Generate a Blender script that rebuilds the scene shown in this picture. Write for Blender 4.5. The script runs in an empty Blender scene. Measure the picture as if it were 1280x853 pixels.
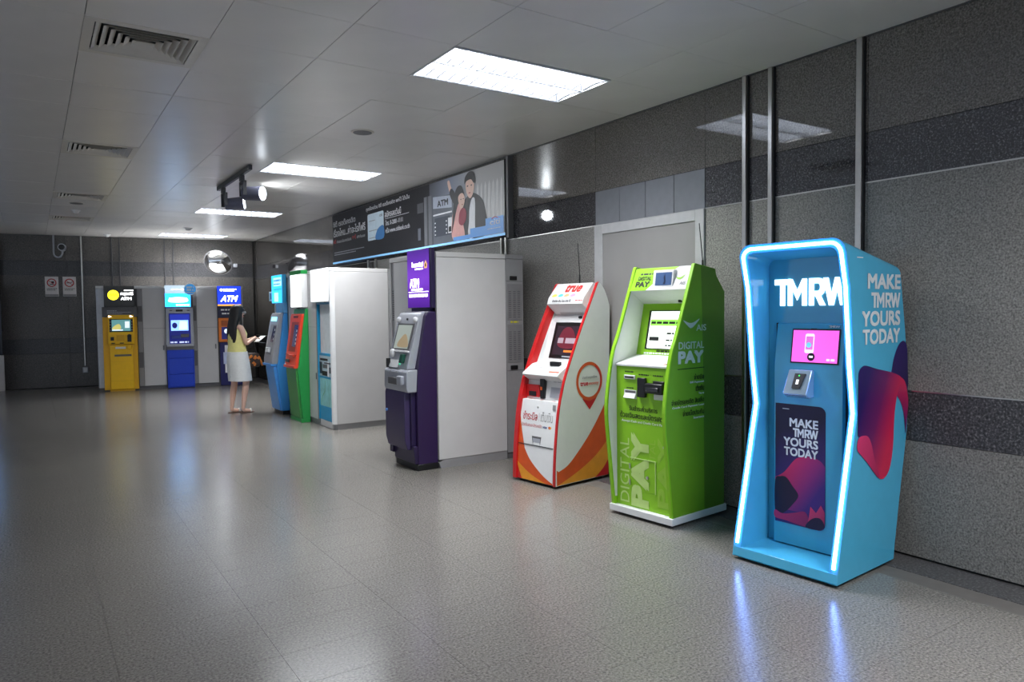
import bpy, bmesh, math, random
from mathutils import Vector, Matrix
random.seed(7)
C = bpy.context.scene.collection
SC = bpy.context.scene
PI = math.pi
RAD = math.radians

# ------------------------------------------------------------------ camera, light, exposure
H_CEIL = 3.255
W_X = 4.465
cam_d = bpy.data.cameras.new('camera')
cam = bpy.data.objects.new('camera', cam_d); C.objects.link(cam)
yaw, pit, rol = .5869, .0431, -.0120
cy, sy, cp, sp = math.cos(yaw), math.sin(yaw), math.cos(pit), math.sin(pit)
Fv = Vector((sy*cp, cy*cp, -sp)); Rv = Vector((cy, -sy, 0)); Uv = Rv.cross(Fv)
R2 = math.cos(rol)*Rv + math.sin(rol)*Uv
U2 = -math.sin(rol)*Rv + math.cos(rol)*Uv
cam.matrix_world = Matrix(((R2.x, U2.x, -Fv.x, 0), (R2.y, U2.y, -Fv.y, 0), (R2.z, U2.z, -Fv.z, 1.55), (0, 0, 0, 1)))
cam_d.sensor_width = 36; cam_d.sensor_fit = 'HORIZONTAL'
cam_d.lens = 902/1280*36
cam_d.clip_start = .05; cam_d.clip_end = 100
SC.camera = cam
SC.view_settings.view_transform = 'Standard'
SC.view_settings.look = 'None'
SC.view_settings.gamma = 1
SC.view_settings.exposure = 0.12
wd = bpy.data.worlds.new('station_ambient'); SC.world = wd; wd.use_nodes = True
wd.node_tree.nodes['Background'].inputs[0].default_value = (.75, .85, 1, 1)
wd.node_tree.nodes['Background'].inputs[1].default_value = .84
LAMP_STRENGTH = 4.6
LAMP_POWER = 100.0
LEFT_FILL_POWER = 165.0

# ------------------------------------------------------------------ helpers
def lin(c):
    return tuple(((v/255)/12.92 if v/255 <= .04045 else ((v/255+.055)/1.055)**2.4) for v in c[:3]) + (1,)

MATS = {}
def mat(name, rgb, rough=.5, metal=0., emit=None, es=0., vary=.06, vscale=14., bump=0., bscale=60., coat=0., spec=.5):
    if name in MATS: return MATS[name]
    m = bpy.data.materials.new(name); m.use_nodes = True; MATS[name] = m
    nt = m.node_tree; b = nt.nodes['Principled BSDF']
    col = lin(rgb)
    b.inputs['Roughness'].default_value = rough; b.inputs['Metallic'].default_value = metal
    b.inputs['Coat Weight'].default_value = coat; b.inputs['Specular IOR Level'].default_value = spec
    tc = nt.nodes.new('ShaderNodeTexCoord')
    if vary > 0:
        n = nt.nodes.new('ShaderNodeTexNoise'); n.inputs['Scale'].default_value = vscale; n.inputs['Detail'].default_value = 4
        nt.links.new(tc.outputs['Object'], n.inputs['Vector'])
        r = nt.nodes.new('ShaderNodeValToRGB')
        r.color_ramp.elements[0].position = .3; r.color_ramp.elements[1].position = .7
        r.color_ramp.elements[0].color = tuple(v*(1-vary) for v in col[:3])+(1,)
        r.color_ramp.elements[1].color = tuple(min(1, v*(1+vary)) for v in col[:3])+(1,)
        nt.links.new(n.outputs['Fac'], r.inputs[0]); nt.links.new(r.outputs[0], b.inputs['Base Color'])
    else:
        b.inputs['Base Color'].default_value = col
    if bump > 0:
        n2 = nt.nodes.new('ShaderNodeTexNoise'); n2.inputs['Scale'].default_value = bscale; n2.inputs['Detail'].default_value = 3
        nt.links.new(tc.outputs['Object'], n2.inputs['Vector'])
        bp = nt.nodes.new('ShaderNodeBump'); bp.inputs['Strength'].default_value = bump; bp.inputs['Distance'].default_value = .01
        nt.links.new(n2.outputs['Fac'], bp.inputs['Height']); nt.links.new(bp.outputs[0], b.inputs['Normal'])
    if emit:
        b.inputs['Emission Color'].default_value = lin(emit); b.inputs['Emission Strength'].default_value = es
    return m

def granite(name, stops, scale=55., rough=.5, bump=.0, spec=.5, big=.0, tile=.04):
    m = bpy.data.materials.new(name); m.use_nodes = True
    nt = m.node_tree; b = nt.nodes['Principled BSDF']; L = nt.links.new
    g = nt.nodes.new('ShaderNodeNewGeometry'); oi = nt.nodes.new('ShaderNodeObjectInfo')
    n = nt.nodes.new('ShaderNodeTexNoise'); n.inputs['Scale'].default_value = scale; n.inputs['Detail'].default_value = 4; n.inputs['Roughness'].default_value = .65
    L(g.outputs['Position'], n.inputs['Vector'])
    r = nt.nodes.new('ShaderNodeValToRGB'); e = r.color_ramp.elements
    pos = [.33, .46, .56, .68][:len(stops)]
    for i, (p, c) in enumerate(zip(pos, stops)):
        if i < 2: e[i].position = p; e[i].color = lin(c)
        else:
            k = e.new(p); k.color = lin(c)
    L(n.outputs['Fac'], r.inputs[0])
    n2 = nt.nodes.new('ShaderNodeTexNoise'); n2.inputs['Scale'].default_value = .9; n2.inputs['Detail'].default_value = 4
    L(g.outputs['Position'], n2.inputs['Vector'])
    mr = nt.nodes.new('ShaderNodeMapRange'); mr.inputs['From Min'].default_value = .3; mr.inputs['From Max'].default_value = .7
    mr.inputs['To Min'].default_value = 1-big; mr.inputs['To Max'].default_value = 1+big
    L(n2.outputs['Fac'], mr.inputs['Value'])
    mr2 = nt.nodes.new('ShaderNodeMapRange'); mr2.inputs['To Min'].default_value = 1-tile; mr2.inputs['To Max'].default_value = 1+tile
    L(oi.outputs['Random'], mr2.inputs['Value'])
    mu = nt.nodes.new('ShaderNodeMath'); mu.operation = 'MULTIPLY'; L(mr.outputs[0], mu.inputs[0]); L(mr2.outputs[0], mu.inputs[1])
    vm = nt.nodes.new('ShaderNodeVectorMath'); vm.operation = 'SCALE'; L(r.outputs[0], vm.inputs[0]); L(mu.outputs[0], vm.inputs['Scale'])
    L(vm.outputs[0], b.inputs['Base Color'])
    b.inputs['Roughness'].default_value = rough; b.inputs['Specular IOR Level'].default_value = spec
    if bump:
        bp = nt.nodes.new('ShaderNodeBump'); bp.inputs['Strength'].default_value = bump; bp.inputs['Distance'].default_value = .004
        L(n.outputs['Fac'], bp.inputs['Height']); L(bp.outputs[0], b.inputs['Normal'])
    return m

def gradmat(name, c0, c1, p0, p1, rough=.35, es=0., mid=None):
    """printed colour gradient running from point p0 to p1 of the sheet"""
    m = bpy.data.materials.new(name); m.use_nodes = True
    nt = m.node_tree; b = nt.nodes['Principled BSDF']; L = nt.links.new
    tc = nt.nodes.new('ShaderNodeTexCoord')
    p0 = Vector(p0); d = Vector(p1)-p0; k = d/d.length_squared
    sub = nt.nodes.new('ShaderNodeVectorMath'); sub.operation = 'SUBTRACT'; sub.inputs[1].default_value = p0
    dot = nt.nodes.new('ShaderNodeVectorMath'); dot.operation = 'DOT_PRODUCT'; dot.inputs[1].default_value = k
    L(tc.outputs['Object'], sub.inputs[0]); L(sub.outputs[0], dot.inputs[0])
    r = nt.nodes.new('ShaderNodeValToRGB'); r.color_ramp.elements[0].color = lin(c0); r.color_ramp.elements[1].color = lin(c1)
    if mid:
        k2 = r.color_ramp.elements.new(.5); k2.color = lin(mid)
    L(dot.outputs['Value'], r.inputs[0]); L(r.outputs[0], b.inputs['Base Color'])
    b.inputs['Roughness'].default_value = rough
    if es:
        L(r.outputs[0], b.inputs['Emission Color']); b.inputs['Emission Strength'].default_value = es
    return m

class MB:
    def __init__(s): s.v = []; s.f = []
    def add(s, vs, fs):
        o = len(s.v); s.v += [tuple(v) for v in vs]; s.f += [tuple(i+o for i in f) for f in fs]; return s
    def box(s, x0, x1, y0, y1, z0, z1):
        return s.add([(x0,y0,z0),(x1,y0,z0),(x1,y1,z0),(x0,y1,z0),(x0,y0,z1),(x1,y0,z1),(x1,y1,z1),(x0,y1,z1)],
                     [(0,3,2,1),(4,5,6,7),(0,1,5,4),(1,2,6,5),(2,3,7,6),(3,0,4,7)])
    def prism(s, pts, a, b, axis='x'):
        n = len(pts)
        def P(p, t): return (t, p[0], p[1]) if axis == 'x' else ((p[0], t, p[1]) if axis == 'y' else (p[0], p[1], t))
        return s.add([P(p, a) for p in pts]+[P(p, b) for p in pts],
                     [tuple(range(n)), tuple(range(2*n-1, n-1, -1))]+[(i, (i+1) % n, n+(i+1) % n, n+i) for i in range(n)])
    def cyl(s, p0, p1, r0, r1=None, n=14, cap=True):
        r1 = r0 if r1 is None else r1
        p0 = Vector(p0); p1 = Vector(p1); d = (p1-p0).normalized()
        a = d.orthogonal().normalized(); b = d.cross(a)
        vs = [p0+(a*math.cos(2*PI*i/n)+b*math.sin(2*PI*i/n))*r0 for i in range(n)]+[p1+(a*math.cos(2*PI*i/n)+b*math.sin(2*PI*i/n))*r1 for i in range(n)]
        fs = [(i, (i+1) % n, n+(i+1) % n, n+i) for i in range(n)]
        if cap: fs += [tuple(range(n-1, -1, -1)), tuple(range(n, 2*n))]
        return s.add(vs, fs)
    def tube(s, pts, r, n=8, closed=False):
        pts = [Vector(p) for p in pts]; m = len(pts); rings = []; a = None
        for i, p in enumerate(pts):
            t = (pts[(i+1) % m if closed else min(i+1, m-1)]-pts[i-1 if (closed or i > 0) else 0]).normalized()
            a = t.orthogonal().normalized() if a is None else (a-t*a.dot(t)).normalized()
            b = t.cross(a)
            rr = r[i] if isinstance(r, (list, tuple)) else r
            rings.append([p+(a*math.cos(2*PI*k/n)+b*math.sin(2*PI*k/n))*rr for k in range(n)])
        vs = [v for q in rings for v in q]; fs = []
        for i in range(m if closed else m-1):
            j = (i+1) % m
            fs += [(i*n+k, i*n+(k+1) % n, j*n+(k+1) % n, j*n+k) for k in range(n)]
        if not closed: fs += [tuple(range(n-1, -1, -1)), tuple(range((m-1)*n, m*n))]
        return s.add(vs, fs)
    def ell(s, c, rx, ry, rz, nu=16, nv=10, M=None):
        vs = []; fs = []
        for j in range(nv+1):
            th = PI*j/nv
            for i in range(nu):
                ph = 2*PI*i/nu
                p = Vector((rx*math.sin(th)*math.cos(ph), ry*math.sin(th)*math.sin(ph), rz*math.cos(th)))
                if M: p = M @ p
                vs.append(Vector(c)+p)
        for j in range(nv):
            for i in range(nu):
                fs.append((j*nu+i, (j+1)*nu+i, (j+1)*nu+(i+1) % nu, j*nu+(i+1) % nu))
        return s.add(vs, fs)
    def loft(s, rings, cap0=True, cap1=True):
        n = len(rings[0]); vs = [v for q in rings for v in q]; fs = []
        for j in range(len(rings)-1):
            fs += [(j*n+i, j*n+(i+1) % n, (j+1)*n+(i+1) % n, (j+1)*n+i) for i in range(n)]
        if cap0: fs.append(tuple(range(n-1, -1, -1)))
        if cap1: fs.append(tuple(range((len(rings)-1)*n, len(rings)*n)))
        return s.add(vs, fs)
    def mesh(s, name, fix=True):
        me = bpy.data.meshes.new(name); me.from_pydata([tuple(v) for v in s.v], [], s.f)
        if fix:
            bm = bmesh.new(); bm.from_mesh(me)
            bmesh.ops.remove_doubles(bm, verts=bm.verts, dist=1e-6)
            bmesh.ops.recalc_face_normals(bm, faces=bm.faces); bm.to_mesh(me); bm.free()
        me.update(); return me

def part(name, mb, m, parent=None, bevel=0., seg=2, smooth=False, sub=0, fix=True):
    me = mb.mesh(name, fix) if isinstance(mb, MB) else mb
    me.materials.clear(); me.materials.append(m)
    o = bpy.data.objects.new(name, me); C.objects.link(o)
    if parent: o.parent = parent
    if bevel:
        b = o.modifiers.new('bevel', 'BEVEL'); b.width = bevel; b.segments = seg; b.limit_method = 'ANGLE'; b.angle_limit = RAD(35)
    if sub:
        q = o.modifiers.new('subdivision', 'SUBSURF'); q.levels = sub; q.render_levels = sub
    if smooth or bevel:
        for p in me.polygons: p.use_smooth = True
        if not sub: me.set_sharp_from_angle(angle=RAD(40))
    return o

def bx(name, m, parent, x0, x1, y0, y1, z0, z1, bevel=.004):
    return part(name, MB().box(x0, x1, y0, y1, z0, z1), m, parent, bevel)

def thing(name, label, cat, loc=(0, 0, 0), rotz=0., group=None):
    o = bpy.data.objects.new(name, None); C.objects.link(o)
    o.empty_display_size = .1; o.location = loc; o.rotation_euler = (0, 0, rotz)
    return tag(o, label, cat, group)
def tag(o, label, cat, group=None):
    o['label'] = label; o['category'] = cat
    if group: o['group'] = group
    return o
def struct(o):
    o['kind'] = 'structure'; return o
def copy_tree(o, parent=None):
    c = o.copy(); C.objects.link(c)
    if parent: c.parent = parent
    for ch in list(o.children): copy_tree(ch, c)
    return c

class Plane:
    def __init__(s, o, r, u):
        s.o = Vector(o); s.r = Vector(r).normalized(); s.u = Vector(u).normalized(); s.n = s.r.cross(s.u)
    def at(s, a, b, off=0.): return s.o+s.r*a+s.u*b+s.n*off
def front(y): return Plane((0, y, 0), (1, 0, 0), (0, 0, 1))
def side(x): return Plane((x, 0, 0), (0, 1, 0), (0, 0, 1))

def decal(name, pl, pts, m, parent, off=.0015):
    return part(name, MB().add([pl.at(a, b, off) for a, b in pts], [tuple(range(len(pts)))]), m, parent, fix=False)
def rect(a0, a1, b0, b1): return [(a0, b0), (a1, b0), (a1, b1), (a0, b1)]
def disc(a, b, r, n=28, ry=None):
    ry = ry or r
    return [(a+r*math.cos(2*PI*i/n), b+ry*math.sin(2*PI*i/n)) for i in range(n)]
def ring(name, pl, a, b, r0, r1, m, parent, off=.002, n=32, a0=0., a1=2*PI):
    vs = []; fs = []
    full = abs(a1-a0-2*PI) < 1e-6
    k = n if full else n+1
    for i in range(k):
        t = a0+(a1-a0)*i/n
        vs += [pl.at(a+r0*math.cos(t), b+r0*math.sin(t), off), pl.at(a+r1*math.cos(t), b+r1*math.sin(t), off)]
    for i in range(n):
        j = (i+1) % k; fs.append((2*i, 2*i+1, 2*j+1, 2*j))
    return part(name, MB().add(vs, fs), m, parent, fix=False)
def rrect(a0, a1, b0, b1, r, n=5, corners=(1, 1, 1, 1)):
    out = []
    for (cx, cy_, t, on) in ((a1-r, b1-r, 0, corners[0]), (a0+r, b1-r, 90, corners[1]), (a0+r, b0+r, 180, corners[2]), (a1-r, b0+r, 270, corners[3])):
        if on: out += [(cx+r*math.cos(RAD(t+90*i/n)), cy_+r*math.sin(RAD(t+90*i/n))) for i in range(n+1)]
        else: out.append((cx+(r if t in (0, 270) else -r), cy_+(r if t in (0, 90) else -r)))
    return out
def smooth(pts, n=6, closed=True):
    out = []; m = len(pts); rng = range(m if closed else m-1)
    for i in rng:
        if closed: p0, p1, p2, p3 = pts[i-1], pts[i], pts[(i+1) % m], pts[(i+2) % m]
        else: p0, p1, p2, p3 = pts[max(i-1, 0)], pts[i], pts[i+1], pts[min(i+2, m-1)]
        for k in range(n):
            t = k/n
            out.append(tuple(.5*((2*b)+(-a+c)*t+(2*a-5*b+4*c-d)*t*t+(-a+3*b-3*c+d)*t**3) for a, b, c, d in zip(p0, p1, p2, p3)))
    if not closed: out.append(tuple(pts[-1]))
    return out

def text(name, pl, s, a0, a1, b0, b1, m, parent, bold=.0, off=.002, rot=False, slant=0., track=1., res=3, thick=0.):
    """lettering fitted into the rectangle a0..a1, b0..b1 of a plane (rot: reads upwards)"""
    def glyphs(body):
        cu = bpy.data.curves.new(name, 'FONT'); cu.body = body; cu.resolution_u = res; cu.shear = slant
        if thick: cu.extrude = thick
        t = bpy.data.objects.new(name, cu); C.objects.link(t)
        dg = bpy.context.evaluated_depsgraph_get()
        g = bpy.data.meshes.new_from_object(t.evaluated_get(dg))
        bpy.data.objects.remove(t); bpy.data.curves.remove(cu)
        vs = [v.co.copy() for v in g.vertices]; fs = [tuple(p.vertices) for p in g.polygons]
        bpy.data.meshes.remove(g)
        return vs, fs
    mb = MB()
    if track < .95:                       # letters that overlap: one glyph at a time
        x = 0.
        for ch in s:
            vs, fs = glyphs(ch)
            lo = min(v.x for v in vs); hi = max(v.x for v in vs)
            mb.add([(v.x-lo+x, v.y, v.z+.0025*(len(mb.v) % 2)) for v in vs], fs); x += (hi-lo)-(1-track)*.6
    else:
        vs, fs = glyphs(s); mb.add(vs, fs)
    if not mb.v: return None
    if bold:
        v0, f0 = mb.v, mb.f; mb = MB()
        for q, (dx, dy) in enumerate(((-1, -1), (1, -1), (1, 1), (-1, 1), (0, 0))):
            mb.add([(x+dx*bold, y+dy*bold, z+.0004*q) for x, y, z in v0], f0)
    xs = [v[0] for v in mb.v]; ys = [v[1] for v in mb.v]
    x0, x1, y0, y1 = min(xs), max(xs), min(ys), max(ys)
    out = []
    for x, y, z in mb.v:
        u = (x-x0)/max(1e-9, x1-x0); w = (y-y0)/max(1e-9, y1-y0)
        if rot: u, w = 1-w, u
        out.append(pl.at(a0+(a1-a0)*u, b0+(b1-b0)*w, off+z))
    mb.v = out
    return part(name, mb, m, parent, fix=False)
def tmrw(name, pl, a0, a1, b0, b1, m, parent, off=.002, thick=0.):
    """the heavy four letter word mark, drawn as polygons"""
    P_ = [[(0, .79), (.74, .79), (.74, 1), (0, 1)], [(.26, 0), (.48, 0), (.48, .79), (.26, .79)],
          [(.62, 0), (.83, 0), (.83, .60), (1.05, .20), (1.27, .60), (1.27, 0), (1.48, 0), (1.48, 1), (1.28, 1), (1.05, .57), (.82, 1), (.62, 1)],
          [(1.58, 0), (1.79, 0), (1.79, 1), (1.58, 1)], [(1.79, .81), (1.98, .81), (2.03, .79), (2.06, .74), (2.07, .67), (2.28, .67), (2.27, .80), (2.21, .91), (2.12, .98), (2.0, 1), (1.79, 1)],
          [(1.79, .34), (2.0, .34), (2.13, .37), (2.22, .45), (2.27, .55), (2.28, .67), (2.07, .67), (2.06, .60), (2.03, .55), (1.98, .53), (1.79, .53)], [(1.86, .36), (2.06, 0), (2.30, 0), (2.08, .38)],
          [(2.20, 1), (2.42, 1), (2.55, .40), (2.70, 1), (2.88, 1), (3.03, .40), (3.16, 1), (3.38, 1), (3.13, 0), (2.93, 0), (2.79, .54), (2.65, 0), (2.45, 0)]]
    mb = MB()
    for q, poly in enumerate(P_):
        pts = [pl.at(a0+(a1-a0)*x/3.38, b0+(b1-b0)*y, off+.0003*(q % 2)) for x, y in poly]
        n_ = len(pts)
        if thick:
            lo = [p-pl.n*thick for p in pts]
            mb.add(pts+lo, [tuple(range(n_)), tuple(range(2*n_-1, n_-1, -1))]+[(i, n_+i, n_+(i+1) % n_, (i+1) % n_) for i in range(n_)])
        else: mb.add(pts, [tuple(range(n_))])
    return part(name, mb, m, parent, fix=False)
def dashes(name, pl, rows, m, parent, off=.0018, seed=1):
    """rows of print too small to read: (a0, a1, b, height)"""
    rnd = random.Random(seed); mb = MB()
    for a0, a1, b, hh in rows:
        a = a0
        while a < a1-1e-4:
            w = min(hh*rnd.uniform(1.2, 3.2), a1-a)
            mb.add([pl.at(a, b, off), pl.at(a+w, b, off), pl.at(a+w, b+hh, off), pl.at(a, b+hh, off)], [(0, 1, 2, 3)])
            a += w+hh*.5
    o = part(name, mb, m, parent, fix=False); o['kind'] = 'stuff'; return o

# ------------------------------------------------------------------ materials
G_WALL = granite('flamed_granite', [(85, 83, 80), (122, 119, 115), (140, 137, 132), (162, 158, 152)], 95, .55, .10, .4, .10)
G_POL = granite('polished_granite', [(60, 58, 55), (94, 90, 85), (116, 111, 105), (142, 137, 130)], 95, .03, 0., .85, .08)
G_DARK = granite('dark_granite', [(28, 28, 30), (58, 57, 60), (74, 73, 76), (128, 126, 128)], 95, .03, 0., .85, .06)
G_DARKM = granite('dark_granite_matt', [(30, 30, 32), (60, 59, 62), (78, 77, 80), (132, 130, 130)], 75, .5, .15, .4, .06)
G_FLOOR = granite('terrazzo_floor', [(82, 79, 76), (116, 112, 107), (130, 126, 120), (152, 147, 140)], 85, .22, 0., .5, .05, .008)
G_BORDER = granite('dark_border_stone', [(38, 38, 40), (70, 69, 71), (88, 87, 88), (150, 148, 146)], 70, .3, 0., .5, .05)
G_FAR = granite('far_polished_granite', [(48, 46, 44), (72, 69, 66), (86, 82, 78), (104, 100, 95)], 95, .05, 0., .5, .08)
JOINT = mat('dark_joint', (40, 39, 38), .9)
CEILM = mat('cream_ceiling_enamel', (224, 220, 216), .30, 0, vary=.03, vscale=3.)
CEILV = mat('cream_vent_enamel', (214, 208, 198), .4, 0, vary=.03)
STEEL = mat('brushed_steel', (190, 188, 184), .28, 1., vary=.05, vscale=30)
DKSTEEL = mat('dark_steel', (80, 80, 82), .4, .8)
WHITE = mat('white_enamel', (222, 222, 222), .35, vary=.02)
OFFW = mat('off_white_laminate', (196, 194, 193), .4, vary=.03, vscale=4)
GREYP = mat('grey_paint', (140, 139, 140), .45, vary=.04)
GREYD = mat('dark_grey_paint', (92, 91, 93), .5, vary=.05)
GREYL = mat('silver_plastic', (168, 170, 178), .35, .25, vary=.03)
BLACK = mat('black_plastic', (18, 18, 20), .4)
BLKRUB = mat('black_rubber', (22, 22, 22), .8)
INK = mat('black_print', (25, 25, 25), .5)
WPRINT = mat('white_print', (235, 235, 235), .5)
LITW = mat('lit_white', (255, 255, 255), .4, emit=(255, 255, 255), es=3., vary=0)
TUBE = mat('lamp_diffuser', (255, 255, 255), .4, emit=(244, 248, 255), es=LAMP_STRENGTH, vary=0)
LOUV = mat('louver_aluminium', (150, 154, 162), .3, .7, vary=0)

# ------------------------------------------------------------------ setting: floor
floor = struct(part('floor', MB().box(-9, W_X+.1, -6, 19.2, -.12, -.003), mat('floor_joint', (104, 100, 96), .6)))
TX, TY = .63, .315
tile_me = MB().box(.0007, TX-.0007, .0007, TY-.0007, -.01, 0).mesh('floor_tile'); tile_me.materials.append(G_FLOOR)
cells = []
ix0 = -14
for iy in range(-18, 58):
    for ix in range(-14, 6):
        x = .26+TX*ix; y = 2.625+TY*iy
        if x+TX > 4.21 or y > 18.6: continue
        cells.append((x, y))
seen = [(x, y) for x, y in cells if y > .9 and x > -.75 and (x+TX)/max(y, .1) > -.1]
seen.sort(key=lambda c: c[1])
near = set(seen[:300])
for x, y in seen[:300]:
    o = bpy.data.objects.new('floor_tile', tile_me); C.objects.link(o); o.location = (x, y, 0); o.parent = floor
rest = MB()
for x, y in cells:
    if (x, y) not in near: rest.box(x+.001, x+TX-.001, y+.001, y+TY-.001, -.01, 0)
o = part('floor_tiles_beyond', rest, G_FLOOR, floor, fix=False); o['kind'] = 'stuff'
bord = MB().box(0, .256, .001, 1.329, -.01, .0).mesh('border_slab'); bord.materials.append(G_BORDER)
for k in range(-4, 12):
    o = bpy.data.objects.new('border_slab', bord); C.objects.link(o); o.location = (4.205, 2.625+1.33*k, 0); o.parent = floor
bord2 = MB().box(.001, 1.259, 0, .24, -.01, .0005).mesh('border_slab'); bord2.materials.append(G_BORDER)
def back_y(x): return 18.3-.13*x
BW_ANG = math.atan(-.13)
for k in range(-1, 4):
    x = -.60+1.26*k
    o = bpy.data.objects.new('border_slab', bord2); C.objects.link(o); o.location = (x+.03, back_y(x)-.245, .0005); o.rotation_euler = (0, 0, BW_ANG); o.parent = floor

# ------------------------------------------------------------------ setting: walls in granite slabs
wr = struct(part('wall_right', MB().box(W_X+.02, W_X+.2, -6, 19.2, -.1, 3.6), JOINT))
ROWS = [(.012, .72, 0), (.724, 1.023, 1), (1.027, 2.331, 0), (2.337, 2.648, 2), (2.652, 3.262, 3)]
WMATS = [G_WALL, G_DARKM, G_DARK, G_POL]
YJ = 2.60; YP = 1.33
for (z0, z1, kind) in ROWS:
    me = MB().box(0, .024, .0015, YP-.0015, z0, z1).mesh('granite_slab'); me.materials.append(WMATS[kind])
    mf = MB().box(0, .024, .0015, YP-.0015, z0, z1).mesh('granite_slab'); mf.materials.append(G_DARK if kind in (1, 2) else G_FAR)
    for k in range(-5, 13):
        y = YJ+YP*k
        if kind == 2 and k == 1: continue                 # grey infill tiles here
        if y+YP > 17.95: continue
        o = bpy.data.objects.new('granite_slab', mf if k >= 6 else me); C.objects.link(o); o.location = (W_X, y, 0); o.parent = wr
    y = YJ+YP*11
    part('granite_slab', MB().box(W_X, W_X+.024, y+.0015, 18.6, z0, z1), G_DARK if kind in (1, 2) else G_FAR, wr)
INFILL = mat('grey_infill_tile', (112, 114, 120), .5, vary=.05)
me = MB().box(0, .03, .003, .3295, 2.337, 2.648).mesh('infill_tile'); me.materials.append(INFILL)
for k in range(4):
    o = bpy.data.objects.new('infill_tile', me); C.objects.link(o); o.location = (W_X-.004, 3.93+.3325*k, 0); o.parent = wr
part('steel_joint_strip', MB().box(W_X-.003, W_X+.02, -4, 18.2, 2.330, 2.3385), STEEL, wr)
part('steel_joint_strip', MB().box(W_X-.003, W_X+.02, -4, 18.2, 1.022, 1.0285), STEEL, wr)
part('base_gap', MB().box(W_X+.012, W_X+.021, -4, 18.2, 0, .014), BLACK, wr)
BOARD = mat('grey_painted_board', (138, 135, 134), .6, vary=.05, vscale=3)
part('blocked_doorway_board', MB().box(W_X-.012, W_X, 4.02, 5.15, .02, 2.285), BOARD, wr)
FRM = mat('pale_grey_frame', (172, 171, 172), .5)
part('doorway_frame', MB().box(W_X-.02, W_X-.001, 5.15, 5.262, .02, 2.332), FRM, wr, .003)
part('doorway_frame', MB().box(W_X-.02, W_X-.001, 3.93, 4.02, .02, 2.332), FRM, wr, .003)
part('doorway_frame', MB().box(W_X-.02, W_X-.001, 4.02, 5.15, 2.245, 2.332), FRM, wr, .003)

wb = struct(part('wall_back', MB().prism([(-9, back_y(-9)+.02), (W_X+.3, back_y(W_X+.3)+.02), (W_X+.3, 19.9), (-9, 19.9)], -.1, 3.6, 'z'), JOINT))
G_BACK = granite('back_wall_granite', [(52, 50, 48), (76, 73, 70), (90, 86, 82), (110, 105, 100)], 70, .3, .1, .45, .10)
G_BACKD = granite('back_wall_dark_granite', [(26, 26, 28), (50, 50, 52), (64, 63, 66), (90, 88, 88)], 70, .3, 0, .5, .06)
BROWS = [(.012, .732, 0), (.736, 1.049, 1), (1.053, 2.397, 0), (2.403, 2.714, 1), (2.718, 3.262, 0)]
for (z0, z1, kind) in BROWS:
    me = MB().box(.0015, 1.2585, -.004, .02, z0, z1).mesh('granite_slab'); me.materials.append([G_BACK, G_BACKD][kind])
    for k in range(-3, 4):
        x = -.58+1.25*k
        o = bpy.data.objects.new('granite_slab', me); C.objects.link(o); o.location = (x, back_y(x), 0); o.rotation_euler = (0, 0, BW_ANG); o.parent = wb
part('steel_joint_strip', MB().box(0, 5.1, -.007, .01, 2.397, 2.403), DKSTEEL, wb).location = (-.58, back_y(-.58), 0)
wb.children[-1].rotation_euler = (0, 0, BW_ANG)

# ------------------------------------------------------------------ setting: ceiling of enamelled metal panels
ceil = struct(part('ceiling', MB().box(-9.2, W_X+.2, -6.2, 19.5, H_CEIL+.13, H_CEIL+.2), mat('ceiling_void', (120, 117, 112), .8)))
CX = [.31-.67*k for k in range(3, 0, -1)]+[.31, .98, 1.65, 2.335, 3.0, 3.67]
PY0, PY = 4.12, .70
LIGHTS = [4.12, 8.32, 12.52, 16.72]
VENTS = [4.82, 8.32, 11.82, 14.62]
pm = {}
def pan_mesh(w):
    k = round(w, 3)
    if k not in pm:
        mb = MB().box(.002, w-.002, .002, PY-.002, 0, .012)
        pm[k] = mb.mesh('ceiling_panel'); pm[k].materials.append(CEILM)
        pm[k].polygons.foreach_set('use_smooth', [False]*len(pm[k].polygons))
    return pm[k]
rnd = random.Random(3)
edges = CX+[W_X]
strip = MB()
for iy in range(-14, 21):
    y = PY0+PY*iy
    for i in range(len(edges)-1):
        x0, x1 = edges[i], edges[i+1]
        if i >= len(edges)-4 and i < len(edges)-2 and any(abs(y-l) < .05 for l in LIGHTS+[-.08, -4.28]): continue
        if abs(x0-.31) < .01 and any(abs(y-l) < .05 for l in VENTS): continue
        if y > .6 and y < 18.3:
            o = bpy.data.objects.new('ceiling_panel', pan_mesh(x1-x0)); C.objects.link(o)
            o.location = (x0, y, H_CEIL+rnd.uniform(0, .0015)); o.rotation_euler = (RAD(rnd.uniform(-.12, .12)), RAD(rnd.uniform(-.1, .1)), 0); o.parent = ceil
        else: strip.box(x0+.002, x1-.002, y+.002, y+PY-.002, H_CEIL, H_CEIL+.012)
    for k in range(11):
        x0 = CX[0]-.67*(k+1); strip.box(x0+.002, x0+.668, y+.002, y+PY-.002, H_CEIL, H_CEIL+.012)
o = part('ceiling_panels_beyond', strip, CEILM, ceil, fix=False); o['kind'] = 'stuff'
part('ceiling_edge_trim', MB().box(W_X-.02, W_X+.02, -5, 18.2, H_CEIL-.004, H_CEIL+.02), GREYD, ceil)

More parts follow.
